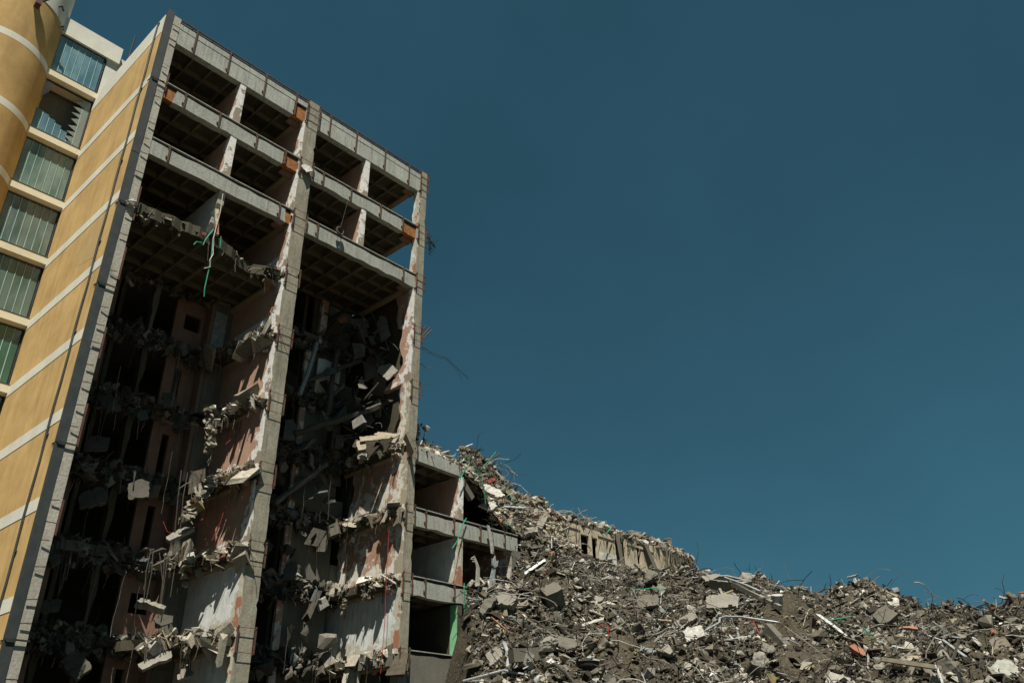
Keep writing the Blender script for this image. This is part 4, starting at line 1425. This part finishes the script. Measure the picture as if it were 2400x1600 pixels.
slab('concrete_slab', 'pale pinkish plate near the right edge of the photograph', 'slab', (25.1, -21.1, 5.8), 1.0, 0.7, 0.1, TOCAM, 0.0, 'block_pink', 15)
tag(MB().bar((18.9, -19.1, 5.0), (19.5, -20.6, 4.65), 0.3, 0.12).build('timber_plank', 'wood'), 'weathered grey plank lying low on the right of the heap', 'plank')
slab('concrete_slab', 'greenish grey slab in the lower right corner', 'slab', (21.3, -21.9, 4.6), 1.0, 0.75, 0.16, TOCAM, 0.5, 'conc', 16)
rock('concrete_chunk', 'squarish pale boulder near the bottom below the reddish tile', 'chunk', (20.4, -18.5, 4.9), 0.42, TOCAM, 0.4, 'block_pale', 17)
rock('concrete_chunk', 'dark grey block near the bottom right beside the grey plank', 'chunk', (20.9, -20.4, 4.9), 0.6, TOCAM, 0.9, 'block', 18)
slab('metal_sheet', 'long crumpled silver strip sliding down the bare earth', 'sheet metal', (28.4, -13.9, 7.75), 1.9, 0.16, 0.03, TOCAM, -0.95, 'galv', 19)
can = thing('metal_can', 'bright open metal bucket on the crest at the foot of the rail', 'bucket')
MB().tube([(0, 0, 0), (0, 0, 0.5)], [0.24, 0.28], 14).build('bucket_body', 'galv', can)
MB().tube([(0, 0, 0.51), (0, 0, 0.56)], 0.30, 14).build('rim', 'white_thing', can)
frame(can, (34.0, -8.9, 10.0), (-0.3, -0.2, 0.9))
tag(MB().bar((27.8, -11.1, 7.9), (27.2, -12.3, 6.6), 0.34, 0.5).build('concrete_wedge', 'block'), 'upright dark concrete stump above the dark hollow', 'chunk')
# left part of the heap
cube = frame(MB().prism([(-0.5, -0.42), (0.1, -0.5), (0.38, -0.45), (0.5, 0.1), (0.44, 0.4), (-0.1, 0.38), (-0.4, 0.46)], 2, -0.5, 0.45).build('concrete_block', 'block'), (22.9, -2.6, 9.9), (-0.5, -0.25, 0.6), 0.5)
tag(cube, 'large dark grey concrete cube poking from the heap left of centre', 'block')
slab('concrete_slab', 'beige broken box shaped slab beside the low bare columns', 'slab', (20.1, -2.1, 9.35), 1.25, 0.75, 0.45, (-0.6, -0.45, 0.45), -0.3, 'block_pale', 21)
slab('concrete_slab', 'grey wedge slab leaning against the lowest bare column', 'slab', (19.2, -1.7, 9.05), 1.35, 0.5, 0.3, TOCAM, 0.9, 'block', 22)
tag(MB().bar((16.9, -5.3, 6.35), (18.6, -5.8, 6.55), 0.45, 0.5).build('concrete_beam', 'block'), 'stub of concrete beam lying low at the left end of the heap', 'beam')
rock('concrete_chunk', 'pale faceted chunk in the middle of the lower heap', 'chunk', (18.3, -6.1, 6.85), 0.6, TOCAM, 0.6, 'block_pale', 23)
rock('concrete_chunk', 'dull brown chunk right beside the pale faceted chunk', 'chunk', (19.0, -6.5, 6.85), 0.75, TOCAM, 0.2, 'block', 24, 0.6)
slab('metal_strip', 'straight silvery strip lying across the middle of the lower heap', 'sheet metal', (22.6, -5.2, 8.35), 1.3, 0.16, 0.03, TOCAM, 0.35, 'white_thing', 25)
rock('boulder', 'white rounded boulder high in the middle of the heap', 'boulder', (39.2, 1.5, 13.2), 0.8, TOCAM, 0.0, 'block_pale', 26)
slab('concrete_slab', 'rough pale slab left of the thin silvery pipe', 'slab', (32.7, -3.8, 9.65), 2.1, 0.6, 0.3, TOCAM, 0.55, 'block_pale', 27)
slab('concrete_slab', 'grey slab half buried under the ledge in mid heap', 'slab', (33.3, -1.2, 11.2), 1.7, 1.1, 0.25, TOCAM, 0.1, 'block', 28)
rock('concrete_chunk', 'upright grey slab piece beside the small ledge under the ruined walls', 'chunk', (39.5, 2.6, 14.2), 0.9, TOCAM, 0.9, 'block', 29)
slab('concrete_slab', 'light square slab near the bottom left of the heap', 'slab', (18.1, -3.3, 6.7), 1.1, 0.8, 0.16, TOCAM, 0.6, 'block_pale', 30)
tag(MB().tube([(17.2, -6.5, 5.3), (16.9, -7.1, 5.75), (16.4, -8.0, 5.75), (16.3, -8.5, 5.45), (16.5, -8.9, 4.9)], 0.075, 8).build('ribbed_hose', 'cable_k'), 'fat dark hose arching over the rubble at the bottom edge', 'hose')
tag(MB().tube([(18.3, -3.6, 7.2), (18.2, -4.0, 6.6), (17.8, -4.3, 6.3), (17.3, -4.7, 5.6)], 0.085, 7).build('flexible_duct', 'galv'), 'silvery flexible duct hanging at the left end of the heap', 'duct')
tag(MB().tube([(16.6, -2.9, 5.6), (17.2, -4.6, 5.9), (17.2, -5.9, 5.6)], 0.06, 7).build('flexible_duct', 'galv'), 'grey duct lying flat along the bottom left of the heap', 'duct')
lamp = thing('street_lamp', 'dark round lamp head on a post at the bottom edge of the heap', 'lamp')
LX = (17.6, -8.6, 5.9)
MB().tube([(LX[0], LX[1], 0.0), (LX[0], LX[1], 5.55)], 0.07, 8).build('lamp_post', 'black', lamp)
MB().tube([(LX[0], LX[1], 5.55), (LX[0], LX[1], 5.7), (LX[0], LX[1], 5.86)], [0.12, 0.42, 0.46], 16).build('lamp_head', 'black', lamp)
MB().tube([(LX[0], LX[1], 5.862), (LX[0], LX[1], 5.90)], [0.48, 0.30], 16).build('lamp_cap', 'rust', lamp)
# upper rubble beside the frame
slab('concrete_slab', 'long pale slab sliding down the rubble beside the upper columns', 'slab', (23.9, 2.4, 16.6), 2.0, 0.7, 0.2, TOCAM, -0.75, 'white_thing', 31)
slab('metal_sheet', 'crumpled bluish metal sheets under the long pale slab', 'sheet metal', (25.6, 2.2, 16.0), 1.8, 0.4, 0.06, UPC, -0.4, 'galv', 32)
slab('cloth_rag', 'dark red rag caught in the upper rubble', 'rag', (26.2, 4.6, 18.35), 0.6, 0.4, 0.06, TOCAM, 0.4, 'rag', 33)
slab('cloth_rag', 'red rag lying below the dark doorways of the ruin', 'rag', (34.8, 5.2, 15.8), 0.7, 0.45, 0.06, TOCAM, 0.1, 'rag', 34)
slab('concrete_slab', 'white slab at the edge of the black gap beside the low block', 'slab', (21.4, 0.3, 14.75), 1.0, 0.6, 0.12, TOCAM, -0.5, 'white_thing', 35)
slab('concrete_slab', 'upright pale strip slab under the stained end of the ruin', 'slab', (27.0, 1.4, 15.2), 1.2, 0.45, 0.14, TOCAM, 1.2, 'block_pale', 36)
rock('concrete_chunk', 'rounded block on the end of the middle low beam', 'chunk', (24.3, 0.0, 13.9), 0.75, TOCAM, 0.5, 'block_pale', 37)
slab('metal_sheet', 'bent silver strip leaning in the open bay beside the last low column', 'sheet metal', (23.6, -0.9, 11.75), 1.7, 0.2, 0.03, TOCAM, 0.7, 'galv', 38)

# things hanging in front of the low block
fo = MB()
fo.prism([(-0.05, 0), (0.12, 0.05), (0.06, 0.5), (0.16, 1.1), (0.02, 1.12), (-0.03, 0.6)], 1, -0.02, 0.02)
fo.prism([(0.02, 0.9), (0.22, 0.98), (0.3, 1.3), (0.12, 1.25), (0.08, 1.5), (-0.1, 1.2), (-0.14, 1.34), (-0.12, 1.0)], 1, -0.05, 0.03)
fo.prism([(-0.12, 0.0 - 0.1), (0.0, 0.45), (0.05, 0.9), (-0.05, 0.92), (-0.22, 0.4), (-0.35, -0.1)], 1, 0.03, 0.06)
f1 = fo.build('foil_strip', 'galv')
f1.location = (21.15, -0.32, 10.5)
tag(f1, 'torn shiny foil strip dangling in the open bay of the low block', 'foil')
tag(MB().tube([(21.25, -0.3, 11.8), (21.22, -0.25, 12.7), (21.15, -0.2, 13.5)], 0.015, 4).build('wire', 'cable_k'), 'thin dark wire holding up the torn shiny foil', 'wire')
wc = MB()
for i in range(6):
    o_ = 0.05 * i
    wc.tube([(19.55 + o_ * 0.5, -0.3, 11.55 + 0.1 * math.sin(i)), (19.75 + o_ * 0.7, -0.35, 11.75 - 0.05 * i), (19.9 + o_ * 0.8, -0.35, 11.2), (19.9 + o_, -0.3, 10.5), (19.85 + o_, -0.35, 9.9)], 0.02, 4)
tag(wc.build('cable_bundle', 'cable_p'), 'bundle of pale cables looping in front of the low block', 'cables')
tag(MB().prism([(20.75, 13.5), (20.95, 13.5), (21.25, 12.4), (21.2, 12.1), (21.05, 12.12), (20.98, 12.6)], 1, -0.24, -0.2).build('torn_sheet', 'white_thing'), 'narrow white torn sheet hanging over the middle low beam', 'sheet')


def cable(pts, r, mat, label, name='cable', cat='cable', group=None):
    return tag(MB().tube(pts, r * (0.6 if mat == 'cable_r' else 0.8), 6).build(name, mat), label, cat, group)


cable([(3.96, -0.1, 23.15), (3.75, -0.25, 22.7), (3.6, -0.3, 22.3), (3.55, -0.3, 22.02), (3.45, -0.32, 22.1), (3.25, -0.3, 22.05), (3.16, -0.3, 21.85)], 0.03, 'cable_g', 'short green cable kinked over the torn floor edge')
cable([(4.02, -0.1, 22.6), (4.05, -0.2, 21.7), (4.02, -0.22, 20.9), (4.0, -0.22, 20.1), (4.05, -0.2, 19.75)], 0.03, 'cable_g', 'long green cable hanging straight down below the torn floor')
cable([(4.32, -0.15, 22.95), (4.37, -0.15, 22.4)], 0.028, 'cable_g', 'stub of green cable standing at the torn floor edge')
cable([(4.1, -0.05, 25.2), (4.12, -0.08, 24.2), (4.05, -0.1, 23.2), (4.0, -0.15, 22.6), (4.1, -0.2, 21.9), (3.98, -0.24, 21.5), (4.06, -0.24, 21.2), (3.8, -0.25, 21.0)], 0.028, 'cable_p', 'pale cord dangling along the broken partition')
cable([(24.0, 3.4, 18.2), (24.7, 3.5, 18.9), (25.4, 3.5, 19.7)], 0.025, 'cable_g', 'straight green rod pointing up from the upper rubble')
cable([(19.35, -0.12, 16.4), (19.1, -0.2, 15.9), (18.8, -0.22, 15.4)], 0.03, 'cable_g', 'green cable crossing the end of the uppermost low beam')
cable([(19.4, -0.1, 16.8), (20.1, -0.2, 16.2), (20.6, -0.2, 15.3), (20.75, -0.15, 14.6)], 0.035, 'cable_g', 'dull green cable running down beside the slanting beam')
cable([(19.4, -0.12, 13.6), (19.0, -0.2, 13.1), (18.7, -0.22, 12.3), (18.4, -0.2, 11.9)], 0.03, 'cable_g', 'green cable looped over the middle low beam')
cable([(19.3, -0.12, 10.4), (19.25, -0.15, 9.6), (19.3, -0.15, 9.0), (19.2, -0.12, 7.6)], 0.035, 'cable_g', 'green cable hanging over the lowest beam by the mint wall')
cable([(42.6, 7.6, 17.7 + 1.6), (41.5, 7.4, 18.5)], 0.05, 'cable_g', 'green strip hanging over the ruined walls')
cable([(14.5, -0.15, 12.0), (14.46, -0.18, 10.0), (14.5, -0.2, 8.0), (14.44, -0.18, 6.0)], 0.025, 'cable_r', 'long dark red rope hanging in front of the lowest white wall', 'rope', 'rope')
cable([(5.4, 2.7, 11.2), (5.6, 2.6, 10.8), (6.0, 2.5, 10.7), (6.4, 2.4, 10.9), (6.9, 2.3, 11.6), (7.1, 2.3, 12.4)], 0.022, 'cable_r', 'red cable sagging in a loop across the left bay')
cable([(7.1, 1.9, 14.7), (7.4, 1.8, 15.1), (7.5, 1.6, 15.6)], 0.02, 'cable_r', 'short red cable against the sunlit pink wall')
cable([(7.3, 1.4, 12.2), (7.2, 1.5, 11.3), (7.0, 1.6, 10.5)], 0.02, 'cable_r', 'red cable hanging against the pink wall above the white one')
cable([(10.61, -0.16, 28.4), (10.45, -0.18, 27.4), (10.3, -0.2, 26.5)], 0.014, 'cable_k', 'thin wire holding a coil in front of the third beam', 'wire', 'wire')
ring = MB()
rp_ = [(10.28 + 0.2 * math.cos(t * math.pi / 8), -0.24 + 0.02 * math.sin(t), 26.3 + 0.2 * math.sin(t * math.pi / 8)) for t in range(17)]
ring.tube(rp_, 0.055, 6)
tag(ring.build('wire_coil', 'cable_k'), 'dark coil of wire hanging in front of the third beam', 'coil')
nb = Pile()
for i in range(46):
    nb.wire(curl((16.42 + R.gauss(0, 0.07), -0.02 + R.gauss(0, 0.07), 28.7 + R.gauss(0, 0.28)), 0.5, 0.6, 5, 0.8), 0.012, (0.04, 0.045, 0.035))
tag(nb.build('wire_tangle'), 'dark ball of tangled netting hanging off the right column', 'netting')
for i, (a, b) in enumerate((((16.02, 0.3, 22.5), (16.57, 0.25, 23.6)), ((16.02, 0.2, 22.4), (16.75, 0.1, 23.55)), ((16.02, 0.1, 22.35), (16.97, 0.15, 23.5)))):
    tag(MB().tube([a, b], 0.032, 5).build('reinforcing_bar', 'rust'), 'rusty straight bar jutting from the side of the right column', 'rebar', 'rusty bars jutting from the right column')
cable([(16.0, 0.3, 22.25), (16.6, 0.3, 22.28), (17.12, 0.3, 22.2), (18.21, 0.3, 22.28), (19.04, 0.3, 21.95), (19.88, 0.3, 21.63)], 0.022, 'cable_k', 'longest thin cable curving out from the right column into the sky')
cable([(16.0, 0.25, 22.15), (17.1, 0.25, 22.05), (18.2, 0.25, 22.12), (18.9, 0.25, 21.8), (19.2, 0.25, 21.6), (19.3, 0.25, 21.3)], 0.013, 'cable_k', 'shorter thin cable drooping beside the longest one')
cable([(16.0, 0.3, 20.0), (16.35, 0.3, 20.05), (17.0, 0.3, 20.35), (17.67, 0.3, 20.67)], 0.012, 'cable_k', 'thin stiff wire sticking out low on the right column', 'wire', 'wire')
cable([(16.0, 0.3, 20.9), (16.4, 0.3, 21.3), (16.8, 0.3, 21.15), (17.15, 0.3, 21.4)], 0.02, 'rust', 'bent rusty hook sticking out from the right column', 'rebar', 'rebar')
# lumps and plates on the facade
slab('plaster_plate', 'pale grey plate wedged on the middle column by the second beam', 'plate', (8.02, -0.2, 28.95), 0.62, 0.6, 0.05, (-0.2, -0.9, 0.3), 0.9, 'white_thing', 41)
rock('plaster_lump', 'white plaster lump stuck on the corner pilaster', 'plaster', (0.42, -0.1, 22.62), 0.34, (0, -1, 0.1), 0.2, 'white_thing', 42)
rock('concrete_chunk', 'pale chunk dangling on a bar near the left end of the hanging slab', 'chunk', (1.6, 1.4, 20.1), 0.42, (0.6, -0.6, 0.3), 1.2, 'block_pale', 43, 0.6)
rock('concrete_chunk', 'pale lump lying on the torn edge of the hanging slab', 'chunk', (3.35, 0.1, 22.75), 0.36, (0, 0, 1), 0.0, 'block_pale', 44, 0.4)
def rough_beam(a, b, w):
    a, b = Vector(a), Vector(b)
    n_ = 9
    pts = [a.lerp(b, i / n_) + Vector((R.uniform(-1, 1), R.uniform(-1, 1), R.uniform(-1, 1))) * w * 0.12 for i in range(n_ + 1)]
    return MB().tube(pts, [w * 0.5 * R.uniform(0.75, 1.2) for _ in pts], 5)


# broken plates hanging in the left bay, each with its own look
HN = (-0.35, -0.85, 0.3)
for nm, lb, loc, L, W, th, nrm, roll, mt, sd in (
        ('hanging_slab', 'big pinkish grey slab hanging in the dark left bay', (2.7, 3.0, 11.6), 1.75, 1.2, 0.2, HN, 0.5, 'block_pink', 51),
        ('hanging_slab', 'tan ragged plate hanging high in the dark left bay', (2.4, 3.0, 13.7), 1.2, 1.2, 0.12, HN, 0.2, 'block_pink', 52),
        ('hanging_slab', 'tilted grey plate with one sunlit corner in the left bay', (4.3, 2.9, 12.3), 1.2, 1.3, 0.1, (-0.5, -0.8, 0.2), 0.3, 'block', 53),
        ('hanging_slab', 'sunlit long pale slab hanging by bars from the pink wall', (5.8, 1.9, 10.6), 1.5, 0.55, 0.15, (-0.45, -0.6, 0.65), 0.95, 'block_pale', 54),
        ('hanging_slab', 'grey torn sheet hanging above the long pale slab', (6.3, 1.7, 12.4), 0.7, 1.1, 0.06, (-0.6, -0.7, 0.3), 0.6, 'block_pale', 55),
        ('hanging_slab', 'pale horizontal bar of concrete jutting low in the left bay', (5.4, 2.4, 7.9), 1.4, 0.35, 0.3, (-0.2, -0.7, 0.65), 0.05, 'block_pale', 56),
        ('hanging_slab', 'brown flat slab hanging under the pale horizontal bar', (6.1, 2.6, 7.5), 1.1, 0.7, 0.08, HN, 0.5, 'block_pink', 57),
        ('hanging_slab', 'faceted pale plate at the bottom of the left bay', (5.9, 1.7, 6.05), 0.85, 0.65, 0.14, (-0.5, -0.6, 0.6), 0.5, 'block_pale', 58),
        ('hanging_slab', 'lower grey plate leaning beside the faceted pale plate', (5.4, 1.8, 5.8), 0.8, 0.55, 0.12, (-0.4, -0.6, 0.65), 0.9, 'block_pale', 59),
        ('hanging_slab', 'bottommost tilted plate beside the white lower wall', (6.8, 1.6, 5.5), 0.75, 0.5, 0.1, (-0.5, -0.5, 0.7), 0.4, 'block_pale', 60),
        ('hanging_slab', 'rounded dark slab at the bottom of the left bay', (3.4, 3.0, 5.7), 1.2, 1.5, 0.3, HN, 1.0, 'block_pink', 61),
        ('hanging_slab', 'blue grey square plate caught high in the left bay', (5.1, 3.6, 16.6), 0.9, 1.3, 0.1, HN, 0.4, 'block', 62),
        ('hanging_slab', 'dark grey plate leaning on the third ruined floor at left', (2.6, 3.4, 15.6), 1.0, 1.2, 0.2, HN, 0.9, 'block', 63),
        ('hanging_slab', 'dim slab fragment near the left pilaster half way down', (1.9, 3.3, 9.3), 0.7, 1.0, 0.2, HN, 0.9, 'block', 64),
        ('hanging_slab', 'dim curled plate low near the left pilaster', (2.2, 3.2, 7.6), 1.0, 0.8, 0.1, HN, 0.2, 'block', 65)):
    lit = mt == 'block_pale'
    o = slab(nm, lb, 'slab', loc, L * (0.85 if lit else 0.72), W * (0.8 if lit else 0.72), th, nrm, roll, mt if lit else 'block_shade', sd)  # slabs out of the sun take the darkened concrete
    hb_ = MB()                                                     # the bars it still hangs on
    for q in range(3):
        p0 = Vector(loc) + Vector((R.uniform(-0.3, 0.3) * L, R.uniform(-0.05, 0.1), 0.1))
        up_ = (29.5 - p0.z) % 3.2
        hb_.tube([p0, p0 + Vector((R.uniform(-.1, .1), 0.15, 0.5 * up_)), p0 + Vector((R.uniform(-.2, .2), 0.5, up_ - 0.2))], 0.018, 4)
    b_ = hb_.build('hanging_bar', 'cable_k')
    b_.parent = o
    b_.matrix_parent_inverse = o.matrix_world.inverted()
ch = Pile()
for i in range(46):
    t = R.random()
    ch.add(R.choice(('rock', 'block', 'slab')), (5.7 + 0.35 * t + R.uniform(-.16, .16), 1.0 + R.uniform(-.15, .15), 15.9 - 2.0 * t), R.uniform(0.07, 0.2), pick(PAL_PALE), 1.0)
    if i % 3 == 0:
        ch.wire(hang((5.7 + 0.35 * t, 1.0, 15.9 - 2.0 * t), 0.7, 5, 0.1), 0.015, (0.2, 0.18, 0.14))
tag(ch.build('rubble_string'), 'string of concrete lumps hanging on bars from the torn floor', 'rubble')
ch = Pile()
for i in range(50):
    t = R.random()
    ch.add(R.choice(('rock', 'slab', 'stick', 'slab')), (6.6 - 0.9 * t + R.uniform(-.15, .15), 1.6 + R.uniform(-.15, .15), 13.0 - 2.0 * t), R.uniform(0.07, 0.25), pick(PAL_PALE), 1.0)
tag(ch.build('rubble_string'), 'thick ragged curtain of debris above the long pale slab', 'rubble')
# right bay
for lb, a, b, w, mt in (('slanting dark beam fallen across the upper right bay', (14.8, 3.4, 22.0), (11.9, 4.2, 20.0), 0.32, 'conc_grey'),
                        ('long fallen beam reaching from the right wall into the dark bay', (15.2, 1.9, 19.0), (11.6, 3.8, 17.0), 0.34, 'conc_grey'),
                        ('dim broken post leaning in the middle of the right bay', (13.4, 3.6, 15.9), (11.0, 3.9, 13.4), 0.3, 'block'),
                        ('steep dark column stub standing in the right bay', (13.6, 3.9, 22.3), (13.3, 3.8, 18.4), 0.35, 'conc_grey')):
    tag(rough_beam(a, b, w).build('fallen_beam', 'block_shade' if mt == 'conc_grey' else mt), lb, 'beam')
tag(MB().tube([(12.3, 3.9, 22.3), (12.0, 3.8, 20.8), (11.5, 3.7, 19.0)], 0.12, 8).build('steel_tube', 'galv'), 'bluish steel tube leaning inside the right bay', 'tube')
for lb, loc, L, W, roll, sd in (('curled tan board flopped over the torn floor edge of the right bay', (14.3, 1.0, 16.75), 1.8, 0.5, 0.3, 71), ('topmost tan board lying on the broken right bay floor', (14.9, 0.9, 17.05), 1.4, 0.45, -0.2, 72), ('small tan board hanging down from the right bay floor', (13.7, 1.3, 16.3), 0.5, 1.1, 0.3, 73)):
    slab('tan_board', lb, 'board', loc, L, W, 0.05, (-0.5, -0.55, 0.6), roll, 'wood', sd)
for lb, loc, L, W, sd, mt in (('pale cracked plate deep in the dark right bay', (12.6, 4.2, 14.6), 1.2, 1.6, 74, 'block'), ('grey crumpled plate half way down the right bay', (11.4, 4.0, 17.2), 0.7, 1.6, 75, 'block_pale'), ('dim square plate low in the right bay', (10.6, 4.1, 11.4), 1.3, 1.3, 76, 'conc_grey'),
                              ('greenish plate standing low in the right bay', (12.4, 4.1, 10.6), 0.9, 1.2, 77, 'conc'), ('tall narrow grey plate beside the middle column low down', (9.0, 3.4, 8.0), 0.7, 2.2, 78, 'conc_grey')):
    slab('wall_plate', lb, 'plate', loc, L, W, 0.08, HN, R.uniform(-0.2, 0.3), 'block_shade' if mt != 'block_pale' else 'block', sd)

for lb, loc, L, W, nrm, roll, sd, mt in (('long torn panel hanging beside the slot window of the right bay', (15.1, 2.0, 23.6), 0.7, 2.0, (-0.9, -0.4, 0.1), 0.3, 81, 'block'), ('pale ragged panel leaning under the ribbed ceiling of the right bay', (14.6, 3.4, 24.2), 1.2, 0.9, HN, 0.5, 82, 'block'),
                                  ('dusty plate folded over the broken end wall', (15.2, 1.6, 20.9), 1.0, 1.3, (-0.8, -0.5, 0.3), 0.8, 83, 'block_pale'), ('dark torn panel hanging half way down the end wall', (15.2, 2.8, 21.6), 1.2, 1.9, (-0.9, -0.3, 0.2), 0.2, 84, 'block_pink'),
                                  ('square tan panel low on the shaded end wall', (15.2, 3.2, 18.6), 1.2, 1.2, (-0.9, -0.35, 0.2), 0.6, 85, 'block_pink')):
    slab('torn_board', lb, 'board', loc, L, W, 0.07, nrm, roll, mt, sd)

# countable loose blocks on the heap, by kind and by place -------------------------
PLACES = (('on the rubble close to the bare low columns', lambda x, y: y > -8 and x < 26),
          ('in the middle of the lower heap', lambda x, y: -13 < y <= -1 and x >= 22),
          ('on the mound farthest from the building', lambda x, y: y <= -11.5))
protos = {}
for sd in range(6):
    protos['chunk', sd] = rough_rock(200 + sd, 4, 0.26)
    protos['flat', sd] = flat_bm(1.0, 0.65, 0.13, 220 + sd, 0.12)
me_ = {}
for (kd, sd), bm in protos.items():
    me = bpy.data.meshes.new(kd)
    bm.to_mesh(me)
    bm.free()
    me_[kd, sd] = me
taken = [(37.6, -4.25), (34.3, -5.5), (36.3, -13.8), (22.9, -2.6)]
KINDS = (('concrete_chunk', 'chunk', 'angular concrete chunk', 'chunk', ('block', 'block_pale', 'block'), (0.14, 0.36), 36),
         ('slab_piece', 'flat', 'flat broken slab piece', 'slab', ('block', 'block_pale', 'block', 'block_pink'), (0.35, 0.85), 26),
         ('brick_piece', 'flat', 'reddish brick fragment', 'brick', ('brick',), (0.2, 0.36), 5),
         ('timber_plank', 'plank', 'weathered wooden plank', 'plank', ('wood',), (0.9, 2.0), 8),
         ('metal_strip', 'strip', 'bent metal strip', 'sheet metal', ('galv', 'white_thing'), (0.5, 1.1), 6))
for name, kd, words, cat, mats, (s0, s1), num in KINDS:
    for place, inside in PLACES:
        for i in range(num):
            while True:
                x, y = R.uniform(16, 46), R.uniform(-24, 7)
                if heap_keep(x, y - 0.4) and inside(x, y) and math.hypot(x + 9, y + 29) > 29 and y > -24 + 0.0 * x and 20.6 + 0.88 * y - x < 0 and all((x - a) ** 2 + (y - b) ** 2 > 0.7 for a, b in taken):
                    break
            taken.append((x, y))
            s = R.uniform(s0, s1)
            z = heap_z(x, y)
            mt = R.choice(mats)
            nrm = Vector((-0.4 + R.gauss(0, 0.4), -0.3 + R.gauss(0, 0.4), 0.8))
            if kd in ('chunk', 'flat'):
                key = (kd, R.randrange(6))
                me = me_[key]
                o = bpy.data.objects.new(name, me)
                C.objects.link(o)
                if not me.materials:
                    me.materials.append(M[mt])
                o.material_slots[0].link = 'OBJECT'
                o.material_slots[0].material = M[mt]
                frame(o, (x, y, z + 0.22 * s), nrm, R.uniform(0, 6.28), (s, s * R.uniform(0.7, 1.1), s))
            else:
                mb = MB()
                if kd == 'plank':
                    mb.bar((-s / 2, 0, 0), (s / 2, 0, 0), 0.16, 0.06)
                else:
                    w = R.uniform(0.05, 0.11)
                    q = R.uniform(-0.15, 0.2)
                    mb.bar((-s / 2, 0, 0), (0, q, 0.06), w, 0.02).bar((0.004, q, 0.06), (s / 2, q * 0.3, 0), w * 0.9, 0.02)
                o = frame(mb.build(name, mt), (x, y, z + 0.14), nrm, R.uniform(-0.9, 0.9))
            tone = {'block': 'dull ', 'block_pale': 'pale ', 'block_pink': 'pinkish ', 'white_thing': 'white ', 'galv': 'silvery '}.get(mt, '')
            big = ('large ' if s > s0 + 0.55 * (s1 - s0) else 'small ')
            tag(o, big + tone + words + ' ' + place, cat, big + tone + words + 's ' + place)
# cables lying on the heap
for lb, mt, num, r in (('dark wiry cable curling out of the heap', 'cable_k', 34, 0.024), ('pale cable curling out of the heap', 'cable_p', 18, 0.02)):
    for i in range(num):
        while True:
            x, y = R.uniform(16, 44), R.uniform(-23, 6)
            if heap_keep(x, y - 0.4) and math.hypot(x + 9, y + 29) > 29 and 20.6 + 0.88 * y - x < 0:
                break
        tag(MB().tube(curl((x, y, heap_z(x, y)), R.uniform(1.4, 3.4), 2.2, 12, 0.4), r, 5).build('cable', mt), lb, 'cable', lb.replace('cable', 'cables'))
for lb, pts, mt in (('green cable in the upper rubble near the dark red rag', [(26.3, 3.8, 17.9), (26.6, 3.5, 17.3), (26.6, 3.2, 16.8)], 'cable_g'), ('green rod on the right mound', [(24.6, -16.6, 6.9), (24.9, -17.0, 6.2)], 'cable_g'), ('green rod lying beside the crumpled silver strip', [(28.9, -13.4, 8.05), (29.6, -14.3, 8.2)], 'cable_g'),
                    ('green cable under the ledge below the ruin', [(36.0, 1.6, 12.7), (36.8, 0.6, 12.8), (37.2, 0.0, 12.7)], 'cable_g'), ('red wire in the middle of the lower heap', [(20.3, -7.2, 7.75), (20.5, -7.6, 7.6), (20.3, -7.6, 7.0)], 'cable_r'),
                    ('thin red wire standing in mid heap', [(30.2, -2.3, 10.9), (30.1, -2.4, 10.3), (30.0, -2.3, 9.8)], 'cable_r'), ('red wire kinked under the silvery bent pipe', [(29.0, -9.2, 8.6), (29.2, -9.8, 8.5), (28.6, -10.3, 7.8)], 'cable_r')):
    cable(pts, 0.035, mt, lb)
